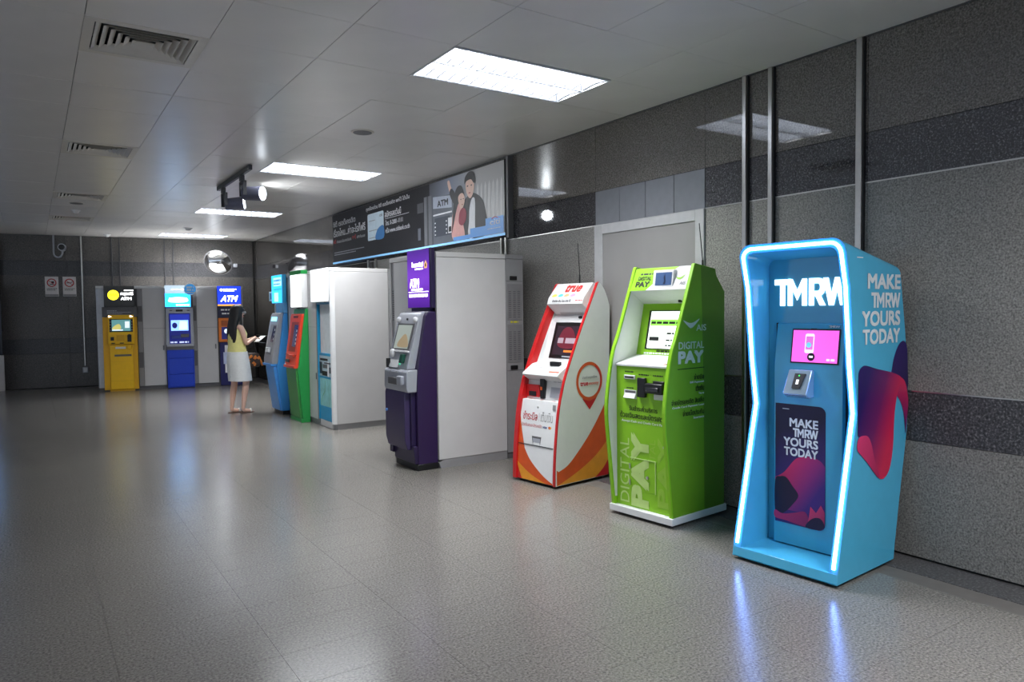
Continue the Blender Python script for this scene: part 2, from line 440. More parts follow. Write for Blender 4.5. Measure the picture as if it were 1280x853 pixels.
# ------------------------------------------------------------------ ceiling lights
LX0, LX1, LD = 2.335, 3.67, .66
def make_light(y, label, lx=LX0):
    t = thing('ceiling_light', label, 'ceiling light', (lx, y+.02, H_CEIL), 0, 'recessed louvre lights along the ceiling')
    w = LX1-LX0
    fr = MB().box(0, w, 0, .014, -.004, .014).box(0, w, LD-.014, LD, -.004, .014).box(0, .014, .014, LD-.014, -.004, .014).box(w-.014, w, .014, LD-.014, -.004, .014)
    part('frame', fr, WHITE, t)
    hs = MB().box(0, w, 0, .006, .014, .085).box(0, w, LD-.006, LD, .014, .085).box(0, .006, 0, LD, .014, .085).box(w-.006, w, 0, LD, .014, .085).box(0, w, 0, LD, .085, .1)
    part('housing', hs, WHITE, t)
    for j in range(2):
        part('lamp_diffuser', MB().box(.02, w-.02, .03+j*.305, .325+j*.305, .066, .080), TUBE, t)
    ld = bpy.data.lights.new('tube_light', 'AREA'); ld.shape = 'RECTANGLE'; ld.size = w-.06; ld.size_y = LD-.06; ld.energy = LAMP_POWER if lx > 0 else LEFT_FILL_POWER; ld.spread = RAD(136); ld.color = (.95, .98, 1)
    lo = bpy.data.objects.new('tube_light', ld); C.objects.link(lo); lo.parent = t; lo.location = (w/2, LD/2, .062)
    lv = MB()
    for j in range(15):
        x = .02+(w-.04)*j/14
        for r in range(2):
            a, b = .016+r*.318, .312+r*.318
            n = 6
            pts = [(a, .05), (b, .05)]+[(b-(b-a)*q/n, .002+.016*math.sin(PI*q/n)) for q in range(n+1)]
            lv.prism(pts, x-.005, x+.005, 'x')
    part('cross_louvre', lv, LOUV, t)
    part('long_louvre', MB().box(.014, w-.014, LD/2-.008, LD/2+.008, 0, .055).box(.014, w-.014, .014, .02, 0, .055).box(.014, w-.014, LD-.02, LD-.014, 0, .055), LOUV, t)
    return t
for y, lb in zip(LIGHTS, ['large bright louvred ceiling light nearest the camera', 'second louvred ceiling light, beside the track spotlights', 'third louvred ceiling light, behind the track spotlights', 'farthest small louvred ceiling light, close to the back wall']):
    make_light(y, lb)
make_light(-.08, 'louvred ceiling light overhead behind the camera, out of view')
for y, lb in ((-.08, 'rearmost'), (4.12, 'nearest'), (8.32, 'second'), (12.52, 'third'), (16.72, 'farthest')): make_light(y, lb+' louvred fill light added past the left edge, out of view', -3.69)  # unseen row, added to fill the hall with light from the left

# ------------------------------------------------------------------ ceiling vents
def make_vent(y, label):
    t = thing('air_vent', label, 'vent', (.31, y, H_CEIL), 0, 'square air vents along the ceiling')
    w, d = .67, .64
    fr = MB()
    b = .055
    fr.box(0, w, 0, b, -.004, .01).box(0, w, d-b, d, -.004, .01).box(0, b, b, d-b, -.004, .01).box(w-b, w, b, d-b, -.004, .01)
    part('vent_frame', fr, CEILV, t, .002)
    part('vent_duct', MB().box(0, w, 0, d, .10, .11).box(0, w, 0, .01, .01, .1).box(0, w, d-.01, d, .01, .1).box(0, .01, .01, d-.01, .01, .1).box(w-.01, w, .01, d-.01, .01, .1), BLACK, t)
    part('filler_strip', MB().box(0, w, d+.002, .698, 0, .01), CEILM, t)
    cx_, cy_ = w/2, d/2
    for k in range(6):
        a0 = (w/2-b)-.006-k*.042; a1 = a0-.030
        e0 = (d/2-b)-.006-k*.042; e1 = e0-.030
        if e1 < .01: e1 = .01; 
        r0 = [(cx_-a0, cy_-e0), (cx_+a0, cy_-e0), (cx_+a0, cy_+e0), (cx_-a0, cy_+e0)]
        r1 = [(cx_-a1, cy_-e1), (cx_+a1, cy_-e1), (cx_+a1, cy_+e1), (cx_-a1, cy_+e1)]
        zb, zt = -.002, .020
        mb = MB()
        # a vane widens downwards and outwards
        mb.add([(x, y_, zb) for x, y_ in r0]+[(x, y_, zt) for x, y_ in r1]+[(x+(.003 if x < cx_ else -.003), y_+(.003 if y_ < cy_ else -.003), zb) for x, y_ in r0]+[(x+(.003 if x < cx_ else -.003), y_+(.003 if y_ < cy_ else -.003), zt) for x, y_ in r1],
               [(i, (i+1) % 4, 4+(i+1) % 4, 4+i) for i in range(4)]+[(8+i, 12+i, 12+(i+1) % 4, 8+(i+1) % 4) for i in range(4)]+[(i, 8+i, 8+(i+1) % 4, (i+1) % 4) for i in range(4)])
        part('vane', mb, CEILV, t)
    return t
for y, lb in zip(VENTS, ['largest square air vent, nearest the camera at the upper left', 'second square air vent back, with blue light on its vanes', 'third square air vent back on the ceiling', 'farthest square air vent, near the back wall']):
    make_vent(y, lb)

t = thing('ceiling_speaker', 'round grey grille flush in the ceiling between the first two lights', 'speaker', (2.675, 6.54, H_CEIL))
part('rim', MB().cyl((0, 0, -.008), (0, 0, .002), .105, .11, 28), CEILV, t, smooth=True)
part('grille', MB().cyl((0, 0, -.011), (0, 0, -.007), .086, .09, 28), GREYD, t, smooth=True)
for (x, y, r, lb) in ((.66, 13.76, .07, 'small pale dome detector between the two farthest vents'), (1.4, 17.6, .07, 'small pale dome detector by the back wall'), (2.66, 15.6, .08, 'pale dome detector beside the farthest light')):
    t = thing('smoke_detector', lb, 'detector', (x, y, H_CEIL))
    part('base', MB().cyl((0, 0, -.012), (0, 0, .002), r, r, 20), WHITE, t, smooth=True)
    part('dome', MB().cyl((0, 0, -.05), (0, 0, -.012), r*.45, r*.8, 20), WHITE, t, smooth=True)
t = thing('ceiling_speaker', 'small dark round grille beside the third vent', 'speaker', (.63, 12.85, H_CEIL))
part('rim', MB().cyl((0, 0, -.008), (0, 0, .002), .095, .10, 24), CEILV, t, smooth=True)
part('grille', MB().cyl((0, 0, -.012), (0, 0, -.007), .085, .088, 24), GREYD, t, smooth=True)

# ------------------------------------------------------------------ track spotlights
t = thing('track_spotlight', 'ceiling track with two black spotlights aimed at the wall poster', 'spotlight', (2.15, 8.6, H_CEIL))
part('rail', MB().box(-.02, .02, 0, 1.72, -.06, -.003), DKSTEEL, t, .004)
for (yy, dirv, s_) in ((.42, Vector((.74, -.66, -.04)), 1.), (1.42, Vector((.93, -.34, .10)), .95)):
    dv = dirv.normalized()
    c0 = Vector((.05, yy, -.27)); c1 = c0+dv*.20
    hd = part('lamp_head', MB().cyl(c0-dv*.03, c1, .080*s_, .088*s_, 20), mat('spot_housing', (96, 98, 116), .35, .3), t, smooth=True)
    part('bracket', MB().box(-.025, .025, yy-.03, yy+.03, -.13, -.06).box(-.012, .03, yy-.095, yy-.08, -.30, -.13).box(-.012, .03, yy+.08, yy+.095, -.30, -.13).box(-.012, .03, yy-.095, yy+.095, -.145, -.13), DKSTEEL, hd)
    part('bulb_glass', MB().cyl(c1+dv*.001, c1+dv*.012, .080*s_, .076*s_, 20), mat('spot_bulb', (255, 255, 255), .3, emit=(235, 245, 255), es=7, vary=0), hd, smooth=True)
    ld = bpy.data.lights.new('spot_bulb_light', 'SPOT'); ld.energy = 36; ld.spot_size = RAD(104); ld.spot_blend = .5; ld.shadow_soft_size = .07; ld.color = (.9, .96, 1)
    lo = bpy.data.objects.new('spot_bulb_light', ld); C.objects.link(lo); lo.parent = hd
    lo.location = c1+dv*.03; lo.rotation_euler = dv.to_track_quat('-Z', 'Y').to_euler()

# ------------------------------------------------------------------ wall poles, antennas, conduits
for (y, w, lb) in ((3.53, .034, 'left steel pole of a close pair on the wall above the blue kiosk'), (3.305, .034, 'right steel pole of a close pair on the wall above the blue kiosk'), (2.64, .04, 'single steel pole on the wall behind the blue kiosk')):
    t = thing('wall_pole', lb, 'pole', (W_X-.005, y, 0), 0, 'steel poles on the right wall')
    part('channel', MB().box(-.035, 0, -w/2, w/2, .02, 3.25), STEEL, t, .003)
    part('shadow_strip', MB().box(-.014, .004, -w/2-.006, -w/2, .02, 3.25), BLACK, t); part('shadow_strip', MB().box(-.012, .004, w/2, w/2+.008, .02, 3.25), BLACK, t)  # black strips stand for the dark shadow along the pole
for (y, lb) in ((6.87, 'left thin pole between the poster and the purple machine booth'), (6.78, 'right thin pole between the poster and the purple machine booth'), (10.75, 'left thin pole below the poster behind the white booth'), (10.45, 'right thin pole below the poster behind the white booth')):
    t = thing('thin_wall_pole', lb, 'pole', (W_X-.003, y, 0), 0, 'thin poles under the poster')
    part('channel', MB().box(-.03, 0, -.012, .012, .02, 2.36), STEEL, t, .002)
    part('shadow_strip', MB().box(-.012, .004, .012, .024, .02, 2.36), BLACK, t)  # pole's shadow drawn as a black strip

def on_back(x, z, off=0.):
    n = Vector((-.13, -1, 0)).normalized()
    return Vector((x, back_y(x), z))+n*(.004+off)
ROTB = BW_ANG
t = thing('conduit', 'grey conduit running down the back wall to a small socket box', 'conduit', (.945, back_y(.945), 0), ROTB)
part('pipe', MB().cyl((0, -.022, .45), (0, -.022, 3.25), .016, None, 10), STEEL, t, smooth=True)
sb = bx('socket_box', GREYL, t, -.05, .05, -.06, -.004, .30, .42, .006)
bx('socket_plate', WHITE, sb, -.034, .034, -.066, -.06, .315, .405, .003)
for (x, z0, lb) in ((1.51, 2.1, 'left thin steel pole above the yellow machine'), (1.66, 2.1, 'right thin steel pole above the yellow machine'), (2.55, 2.1, 'left thin steel pole above the middle blue machine'), (2.72, 2.1, 'right thin steel pole above the middle blue machine')):
    t = thing('back_wall_pole', lb, 'pole', (x, back_y(x)-.008, 0), ROTB, 'thin poles on the back wall')
    part('pipe', MB().box(-.012, .012, -.03, 0, .3, 3.25), DKSTEEL, t, .002)

t = thing('security_camera', 'dark round security camera on a curved pipe high on the back wall', 'camera', (.54, back_y(.54), 0), ROTB)
part('pipe_arm', MB().tube(smooth([(-.09, -.05, 3.25), (-.09, -.05, 3.0), (-.09, -.06, 2.86), (-.06, -.08, 2.80), (.0, -.10, 2.78), (.05, -.12, 2.81), (.075, -.13, 2.87)], 4, False), .018, 8), GREYL, t, smooth=True)
cb = part('camera_body', MB().cyl((.075, -.28, 2.985), (.075, -.06, 2.985), .075, .075, 20).cyl((.075, -.13, 2.86), (.075, -.13, 2.92), .02, .02, 10), GREYL, t, smooth=True)
part('lens', MB().cyl((.075, -.286, 2.985), (.075, -.279, 2.985), .058, .058, 20), BLACK, cb, smooth=True)
t = thing('security_camera', 'tiny pale box camera beside the round mirror in the corner', 'camera', (4.02, back_y(4.02), 0), ROTB)
bx('camera_body', GREYL, t, -.04, .04, -.22, -.07, 2.62, 2.70, .01)
bx('bracket', GREYD, t, -.015, .015, -.08, -.005, 2.64, 2.68, .003)

RED = mat('sign_red', (175, 30, 35), .5)
def ban_sign(x, label, kind):
    t = thing('prohibition_sign', label, 'sign', (x, back_y(x), 0), ROTB, 'prohibition signs on the back wall')
    bx('sign_plate', mat('sign_white', (214, 210, 208), .4), t, 0, .245, -.018, -.005, 1.955, 2.375, .003)
    pl = front(-.0185)
    ring('red_ring', pl, .122, 2.245, .068, .088, RED, t)
    if kind:
        decal('cup_symbol', pl, rect(.115, .165, 2.235, 2.275), INK, t); decal('hand_symbol', pl, [(.075, 2.205), (.165, 2.205), (.165, 2.225), (.10, 2.222)], INK, t, .001)
    else:
        decal('cigarette_symbol', pl, rect(.068, .15, 2.238, 2.252), INK, t); decal('smoke_symbol', pl, smooth([(.155, 2.25), (.17, 2.27), (.165, 2.285), (.178, 2.27), (.165, 2.245)], 3), INK, t, .001)
    decal('red_slash', pl, [(.068, 2.295), (.060, 2.287), (.176, 2.195), (.184, 2.203)], RED, t, .0026)
    dashes('caption', pl, [(.03, .215, 2.115, .012), (.03, .19, 2.085, .012)], INK, t)
    decal('grey_band', pl, rect(.005, .24, 1.962, 2.0), GREYP, t)
ban_sign(.265, 'left prohibition sign on the back wall, no food or drink', 1)
ban_sign(.585, 'right prohibition sign on the back wall, no smoking', 0)

# convex mirror in the corner
t = thing('convex_mirror', 'round convex mirror high in the corner above the woman', 'mirror', (3.56, 17.32, 2.70))
nrm = Vector((-.42, -.76, -.55)).normalized()
Mq = nrm.to_track_quat('Z', 'Y').to_matrix()
rings = []
for j in range(9):
    a = RAD(72)*j/8; rr = .30*math.sin(a)/math.sin(RAD(72)); zz = .30/math.sin(RAD(72))*(math.cos(a)-math.cos(RAD(72)))
    rings.append([Mq @ Vector((rr*math.cos(2*PI*i/28), rr*math.sin(2*PI*i/28), zz)) if j else Mq @ Vector((.001*math.cos(2*PI*i/28), .001*math.sin(2*PI*i/28), zz)) for i in range(28)])
part('mirror_dome', MB().loft(rings[::-1]), mat('mirror_silver', (232, 232, 232), .04, 1., vary=0), t, smooth=True)
part('rim', MB().tube([Mq @ Vector((.302*math.cos(2*PI*i/28), .302*math.sin(2*PI*i/28), 0)) for i in range(28)], .012, 6, True), GREYD, t, smooth=True)
part('wall_arm', MB().tube([Mq @ Vector((0, 0, -.01)), Mq @ Vector((0, 0, -.12)), (.12, back_y(3.68)-17.32-.005, .05)], .018, 8), DKSTEEL, t, smooth=True)

# light box pillar at the left edge
t = thing('panel_pillar', 'pale based pillar with a dark upper panel at the left edge', 'pillar', (-1.7, back_y(-1.1)-.28, 0))
bx('base_panel', OFFW, t, 0, 1.20, 0, .15, 0, .74, .006)
bx('dark_panel', mat('navy_glass', (12, 16, 40), .15), t, 0, 1.185, .01, .15, .742, 2.74, .004)
bx('top_panel', OFFW, t, 0, 1.19, 0, .15, 2.742, 3.11, .006)

# ================================================================== machines along the right wall
def interp(tab, z):
    if z <= tab[0][1]: return tab[0][0]
    for (a, z0), (b, z1) in zip(tab, tab[1:]):
        if z <= z1: return a+(b-a)*(z-z0)/(z1-z0)
    return tab[-1][0]
def rot_right(deg): return RAD(deg-90)

# ---------------------------------------------------------------- blue kiosk
TQ = mat('turquoise_gloss', (78, 178, 216), .12, vary=.02)
TQD = mat('turquoise_inner', (72, 170, 202), .15, vary=.02)
NAVY = mat('navy_print', (24, 18, 58), .35)
BLUELED = mat('blue_white_led', (200, 230, 255), .4, emit=(118, 156, 255), es=20., vary=0)
t = TMK = thing('banking_kiosk', 'turquoise kiosk outlined by a glowing white light strip, nearest the camera', 'kiosk', (3.574, 2.9215, 0), rot_right(4.5))
W = .665; ZT = 1.925
FR = [(-.012, .02), (-.005, .08), (.20, .945), (.155, 1.22), (.108, 1.66), (.055, 1.86), (.05, 1.93)]
BKP = [(.66, .02), (.69, .2), (.82, .785), (.83, .96), (.80, 1.32), (.72, 1.80), (.70, 1.93)]
def arch(inset, r, zb):
    """front view path of the hood: up one side, over the top, down the other"""
    zs = [zb, .12, .35, .62, .80, .945, 1.08, 1.22, 1.45, 1.66]
    x0, x1, zt = inset, W-inset, ZT-inset
    L_ = [(x0, z) for z in zs]+[(x0, zt-r)]
    a = [(x0+r-r*math.cos(PI/2*k/7), zt-r+r*math.sin(PI/2*k/7)) for k in range(1, 8)]
    half = L_+a
    return half+[(W-x, z) for x, z in half[::-1]]
po = arch(0, .075, .02); pi_ = arch(.05, .045, .078)
def f_y(z): return interp(FR, z)
def lower(z): return z-.125*max(0, min(1, (z-1.25)/.675))
n = len(po)
ro = [(x, f_y(z), z) for x, z in po]
rm = [(x, .5*(f_y(z)+interp(BKP, z)), z-.5*(z-lower(z))) for x, z in po]
rb = [(x, interp(BKP, z), lower(z)) for x, z in po]
ri = [(x, f_y(z)+.004, z) for x, z in pi_]
rin = [(x, .315, z-.04*max(0, (z-1.5)/.4)) for x, z in pi_]
mb = MB(); mb.v = ro+rm+rb+ri+rin
def strip_(a, b): return [(a*n+i, a*n+i+1, b*n+i+1, b*n+i) for i in range(n-1)]
mb.f = strip_(0, 1)+strip_(1, 2)+strip_(3, 0)+strip_(3, 4)+[tuple(range(2*n, 3*n))]+[(0, n-1, 2*n-1, n), (n, 2*n-1, 3*n-1, 2*n)]
part('hood', mb, TQ, t, smooth=True)
part('step', MB().prism([(-.011, .022), (.31, .022), (.31, .078), (-.004, .078)], .004, W-.004, 'x'), TQ, t, .003)
lp = [(x, f_y(z)-.002, z) for x, z in arch(.026, .06, .10)]
part('light_strip', MB().tube(lp, .0095, 8), BLUELED, t, smooth=True)
bx('back_board', TQD, t, .05, W-.05, .30, .312, .078, 1.86, .002)
con = part('console', MB().prism([(.299, .085), (.25, .085), (.25, 1.19), (.286, 1.445), (.299, 1.45)], .118, .555, 'x'), TQD, t, .004)
part('door_gap', MB().box(.112, .118, .285, .299, .085, 1.45).box(.555, .561, .285, .299, .085, 1.45).box(.118, .555, .27, .299, .078, .085), BLACK, con)
pl = Plane((0, .25, 1.19), (1, 0, 0), (0, .036, .255))
def up(z): return (z-1.19)*.2575/.255
sc = part('screen_bezel', MB().add([pl.at(a, b, o) for o in (-.002, .004) for a, b in rect(.226, .528, up(1.208), up(1.415))], [(0, 1, 2, 3), (4, 5, 6, 7), (0, 1, 5, 4), (1, 2, 6, 5), (2, 3, 7, 6), (3, 0, 4, 7)]), BLACK, con)
decal('screen', pl, rect(.234, .52, up(1.216), up(1.406)), mat('pink_screen', (232, 100, 205), .3, emit=(236, 96, 208), es=.95, vary=0), con, .0055)
decal('phone_picture', pl, rrect(.315, .372, up(1.270), up(1.385), .01), mat('screen_white', (250, 235, 250), .3, emit=(250, 225, 248), es=.9, vary=0), con, .007)
decal('phone_screen', pl, rect(.321, .366, up(1.29), up(1.37)), mat('screen_pink', (225, 120, 200), .3, emit=(215, 110, 195), es=.8, vary=0), con, .008)
decal('phone_dot', pl, disc(.34, up(1.318), .016), mat('screen_cyan', (120, 215, 235), .3, emit=(110, 205, 230), es=.8, vary=0), con, .009)
decal('round_mark', pl, disc(.360, up(1.248), .024), mat('screen_black', (30, 20, 40), .3), con, .0095)
decal('round_mark_centre', pl, rect(.348, .372, up(1.243), up(1.254)), MATS['screen_white'], con, .0105)
decal('screen_caption', pl, rect(.455, .475, up(1.228), up(1.24)), MATS['screen_white'], con, .007); decal('screen_caption', pl, rect(.482, .505, up(1.228), up(1.24)), MATS['screen_white'], con, .007)
text('screen_label', pl, 'TMRW', .455, .52, up(1.422), up(1.436), WPRINT, con, .01, track=.85)
bx('camera_window', BLACK, con, .345, .378, .276, .284, 1.409, 1.418, .001)
rd = part('card_reader', MB().prism([(.25, 1.005), (.195, 1.005), (.155, 1.03), (.225, 1.172), (.25, 1.172)], .232, .382, 'x'), mat('chrome_blue', (190, 215, 230), .18, .7), con, .006)
plr = Plane((0, .155, 1.03), (1, 0, 0), (0, .07, .142))
part('card_slot', MB().add([plr.at(a, b, o) for o in (.0, .008) for a, b in [(.285, .035), (.335, .035), (.352, .13), (.285, .13)]], [(0, 1, 2, 3), (4, 5, 6, 7), (0, 1, 5, 4), (1, 2, 6, 5), (2, 3, 7, 6), (3, 0, 4, 7)]), BLACK, rd)
decal('slot_arrow', plr, rect(.305, .322, .06, .09), mat('slot_glow', (230, 230, 230), .3, emit=(255, 255, 255), es=.7, vary=0), rd, .0095)
decal('green_light', plr, rect(.312, .32, .112, .12), mat('green_led', (60, 220, 90), .3, emit=(60, 230, 90), es=1.5, vary=0), rd, .0095)
pf = front(.2495)
ps = part('poster', MB().add([pf.at(a, b, .0012) for a, b in rrect(.130, .455, .215, .955, .04, corners=(1, 0, 0, 1))], [tuple(range(len(rrect(.130, .455, .215, .955, .04, corners=(1, 0, 0, 1)))))]), gradmat('poster_navy', (22, 18, 52), (58, 36, 110), (.2, .25, .8), (.3, .25, .5)), con, fix=False)
LET = mat('pale_lettering', (228, 234, 236), .5)
for s_, a0, b0 in (('MAKE', .226, .818), ('TMRW', .248, .758), ('YOURS', .186, .698), ('TODAY', .190, .638)):
    if s_ == 'TMRW': tmrw('slogan', pf, a0, .41, b0, b0+.053, LET, ps, .003)
    else: text('slogan', pf, s_, a0, .41, b0, b0+.053, LET, ps, .03, .003)
decal('small_caption', pf, rect(.178, .222, .922, .926), LET, ps, .003)
arch_pts = smooth([(.130, .49), (.19, .53), (.27, .625), (.35, .648), (.42, .635), (.4545, .60)], 6, False)+[(.4545, .30), (.13, .30)]
decal('print_wave', pf, arch_pts, gradmat('print_wave_magenta', (206, 42, 92), (64, 34, 118), (.2, .25, .6), (.42, .25, .45)), ps, .0022)
decal('print_wave', pf, smooth([(.130, .47), (.165, .50), (.205, .50), (.245, .455), (.285, .40), (.245, .335), (.20, .285), (.16, .265), (.130, .28)], 5), gradmat('print_wave_navy', (22, 16, 44), (34, 20, 58), (.13, .25, .5), (.3, .25, .3)), ps, .003)
decal('print_wave', pf, smooth([(.130, .285), (.18, .27), (.26, .29), (.33, .31), (.36, .25), (.372, .222), (.30, .222), (.20, .232), (.130, .238)], 4), gradmat('print_wave_rose', (190, 44, 100), (120, 30, 90), (.13, .25, .3), (.36, .25, .22)), ps, .0034)
decal('print_wave', pf, [(.345, .222), (.365, .35), (.40, .318), (.43, .37), (.4545, .33), (.4545, .25), (.42, .222)], gradmat('print_wave_coral', (214, 60, 108), (150, 34, 84), (.36, .25, .36), (.45, .25, .22)), ps, .0038)
decal('print_wave', pf, smooth([(.335, .219), (.36, .265), (.40, .29), (.435, .285), (.452, .25), (.42, .219)], 4), NAVY, ps, .0042)
LITB = mat('lit_letters', (255, 255, 255), .4, emit=(215, 240, 255), es=2.2, vary=0)
tmrw('lit_logo', front(.30), .092, .578, 1.555, 1.718, LITB, t, .006, .005)
ns = side(W)
for s_, a0, b0 in (('MAKE', .300, 1.645), ('TMRW', .345, 1.537), ('YOURS', .236, 1.432), ('TODAY', .246, 1.328)):
    if s_ == 'TMRW': tmrw('slogan', ns, a0, .705, b0, b0+.088, LET, t, .003)
    else: text('slogan', ns, s_, a0, .705, b0, b0+.088, LET, t, .032, .003)
decal('small_caption', ns, rect(.175, .245, 1.815, 1.821), LET, t, .003)
rib_back = smooth([(.60, 1.15), (.635, 1.24), (.69, 1.31), (.745, 1.335), (.79, 1.32), (.812, 1.27)], 5, False)+[(.826, 1.07), (.818, 1.02), (.76, 1.09)]
decal('print_ribbon', ns, rib_back, gradmat('ribbon_violet', (44, 22, 100), (30, 14, 74), (W, .6, 1.3), (W, .8, 1.05)), t, .002)
rib_fold = smooth([(.69, 1.12), (.745, 1.11), (.79, 1.075), (.818, 1.01), (.829, .95), (.815, .86), (.800, .765)], 5, False)+smooth([(.79, .80), (.765, .90), (.735, .955), (.69, 1.0), (.655, 1.03)], 4, False)
decal('print_ribbon', ns, rib_fold, gradmat('ribbon_rose', (206, 32, 84), (86, 24, 92), (W, .80, 1.06), (W, .72, .86)), t, .003)
rib_main = smooth([(.203, 1.17), (.225, 1.198), (.28, 1.212), (.42, 1.185), (.58, 1.158), (.69, 1.132), (.735, 1.112)], 5, False)+smooth([(.70, 1.06), (.665, .98), (.642, .87), (.632, .72), (.60, .60), (.55, .545), (.49, .533), (.44, .56), (.395, .66), (.33, .76), (.25, .80), (.2005, .82)], 5, False)
decal('print_ribbon', ns, rib_main, gradmat('ribbon_crimson', (40, 22, 96), (212, 30, 78), (W, .30, 1.1), (W, .66, .92), mid=(110, 26, 96)), t, .0036)
rib_low = smooth([(.196, .742), (.203, .80), (.25, .815), (.315, .805), (.36, .755), (.40, .66), (.45, .575), (.46, .545), (.42, .565), (.33, .64), (.25, .70)], 5)
decal('print_ribbon', ns, rib_low, gradmat('ribbon_pink', (222, 58, 116), (170, 28, 84), (W, .22, .80), (W, .44, .56)), t, .0044)
for x in (.05, W-.05):
    for y in (.05, .60): part('foot', MB().cyl((x, y, 0), (x, y, .024), .022, .022, 12), BLKRUB, t)

# ---------------------------------------------------------------- green kiosk
LIME = mat('lime_green', (138, 196, 32), .35, vary=.02)
LIMED = mat('green_side_print', (114, 164, 36), .4, vary=.03)
t = thing('payment_kiosk', 'lime green payment kiosk with a white base, between the orange and the turquoise kiosks', 'kiosk', (3.665, 4.12, 0), rot_right(5.5))
W = .572
prof = [(-.03, .07)]+smooth([(-.03, .07), (-.068, .404), (-.107, .757), (-.088, .97), (-.035, 1.218), (.042, 1.39), (.225, 1.86)], 4, False)[1:]+[(.236, 1.868), (.472, 1.834), (.486, 1.783), (.587, 1.666), (.583, .07)]
for x0, x1 in ((0, .026), (W-.026, W)):
    pn = part('side_panel', MB().prism(prof, x0, x1, 'x'), LIME, t)
    if x0 == 0: decal('white_inner_face', Plane((.026, 0, 0), (0, -1, 0), (0, 0, 1)) if False else Plane((.0262, 0, 0), (0, 1, 0), (0, 0, 1)), [(a+.014, b) for a, b in prof[1:-5]]+[(.40, 1.80), (.40, .08)], WHITE, pn, .001)
sp = side(W)
ip = [(a+(.012 if i < len(prof)-5 else 0), b-(.0 if i else 0)) for i, (a, b) in enumerate(prof)]
decal('side_facet', sp, ip[:-4]+[(.30, 1.855), (.325, 1.2), (.335, .6), (.34, .07)], LIMED, pn, .001)
decal('side_facet', sp, [(.30, 1.855)]+prof[-4:]+[(.34, .07), (.335, .6), (.325, 1.2)], mat('shaded_green_side', (90, 130, 36), .4, vary=.03), pn, .001)  # panel is flat; darker green paints the shade past its bend
bx('plinth', WHITE, t, -.012, W+.012, -.045, .60, .022, .072, .004)
for x in (.05, W-.05):
    for y in (.02, .53): part('foot', MB().cyl((x, y, 0), (x, y, .024), .02, .02, 12), BLKRUB, t)
bx('back_panel', LIMED, t, .026, W-.026, .56, .58, .072, 1.66, .002)
part('top_cover', MB().prism([(.236, 1.85), (.472, 1.82), (.486, 1.77), (.56, 1.66), (.54, 1.66), (.47, 1.76), (.236, 1.83)], .026, W-.026, 'x'), LIME, t)
low = part('lower_panel', MB().box(.026, W-.026, 0, .02, .072, 1.128), LIME, t, .002)
pf = front(0)
sh = part('white_shelf', MB().prism([(-.012, 1.122), (-.012, 1.14), (.215, 1.195), (.30, 1.205), (.30, 1.122)], .026, W-.026, 'x'), WHITE, t, .004)
pls = Plane((0, -.012, 1.14), (1, 0, 0), (0, .227, .055))
dashes('shelf_print', pls, [(.12, .2, .12, .006), (.10, .24, .08, .005), (.28, .34, .06, .012), (.40, .50, .13, .005)], GREYP, sh, seed=4)
decal('shelf_mark', pls, [(.43, .02), (.53, .03), (.53, .08)], mat('dull_red', (150, 40, 40), .5), sh)
scp = part('screen_panel', MB().prism([(.225, 1.195), (.315, 1.585), (.34, 1.585), (.25, 1.195)], .026, W-.026, 'x'), LIME, t, .002)
plp = Plane((0, .225, 1.195), (1, 0, 0), (0, .09, .39))
part('screen_frame', MB().add([plp.at(a, b, o) for o in (-.002, .006) for a, b in rect(.105, .47, .045, .345)], [(0, 1, 2, 3), (4, 5, 6, 7), (0, 1, 5, 4), (1, 2, 6, 5), (2, 3, 7, 6), (3, 0, 4, 7)]), BLACK, scp)
SCW = mat('white_screen', (240, 250, 240), .3, emit=(238, 250, 240), es=1.0, vary=0)
scr = decal('screen', plp, rect(.125, .455, .052, .338), SCW, scp, .0075)
decal('screen_header', plp, rect(.13, .43, .225, .275), mat('screen_lime', (150, 225, 90), .3, emit=(140, 220, 80), es=.8, vary=0), scr, .009)
dashes('screen_print', plp, [(.14, .40, .24, .018), (.30, .40, .16, .014), (.14, .25, .11, .03), (.30, .38, .11, .012), (.30, .38, .07, .012)], INK, scr, .010, 5)
dashes('panel_print', plp, [(.22, .44, .026, .012)], INK, scp, seed=6); dashes('panel_print', plp, [(.10, .46, .008, .012)], WPRINT, scp, seed=7)
hd = part('header', MB().prism([(.158, 1.683), (.232, 1.853), (.30, 1.853), (.34, 1.585), (.315, 1.583)], .026, W-.026, 'x'), WHITE, t, .003)
plh = Plane((0, .158, 1.683), (1, 0, 0), (0, .074, .17))
decal('green_print', plh, [(.026, 0), (.175, 0), (.24, .06), (.27, .185), (.026, .185)], LIME, hd, .001)
decal('green_print', plh, [(.26, .16), (.40, .16), (.44, .185), (.26, .185)], LIME, hd, .0012)
text('lettering', plh, 'PAY', .07, .20, .028, .074, INK, hd, .03, .003)
text('lettering', plh, 'DIGITAL', .08, .205, .083, .115, INK, hd, .012, .003)
dashes('small_print', plh, [(.09, .21, .128, .014)], INK, hd, seed=8)
sbz = part('small_screen_hood', MB().prism([(.165, 1.698), (.185, 1.83), (.235, 1.83), (.24, 1.698)], .235, .425, 'x'), WHITE, hd, .006)
plz = Plane((0, .165, 1.698), (1, 0, 0), (0, .02, .132))
decal('small_screen', plz, rect(.262, .41, .02, .115), mat('blue_grey_screen', (70, 92, 130), .25, emit=(60, 80, 120), es=.22, vary=0), sbz, .002)
decal('screen_figure', plz, smooth([(.335, .03), (.345, .05), (.338, .075), (.345, .095), (.35, .10), (.352, .08), (.358, .05), (.352, .03)], 3), mat('screen_figure_dark', (30, 40, 70), .4), sbz, .003)
SWO = [(.435, .10), (.452, .082), (.472, .078), (.492, .088), (.512, .118), (.485, .100), (.462, .096)]
decal('swoosh_mark', plh, smooth(SWO, 3), LIME, hd, .003)
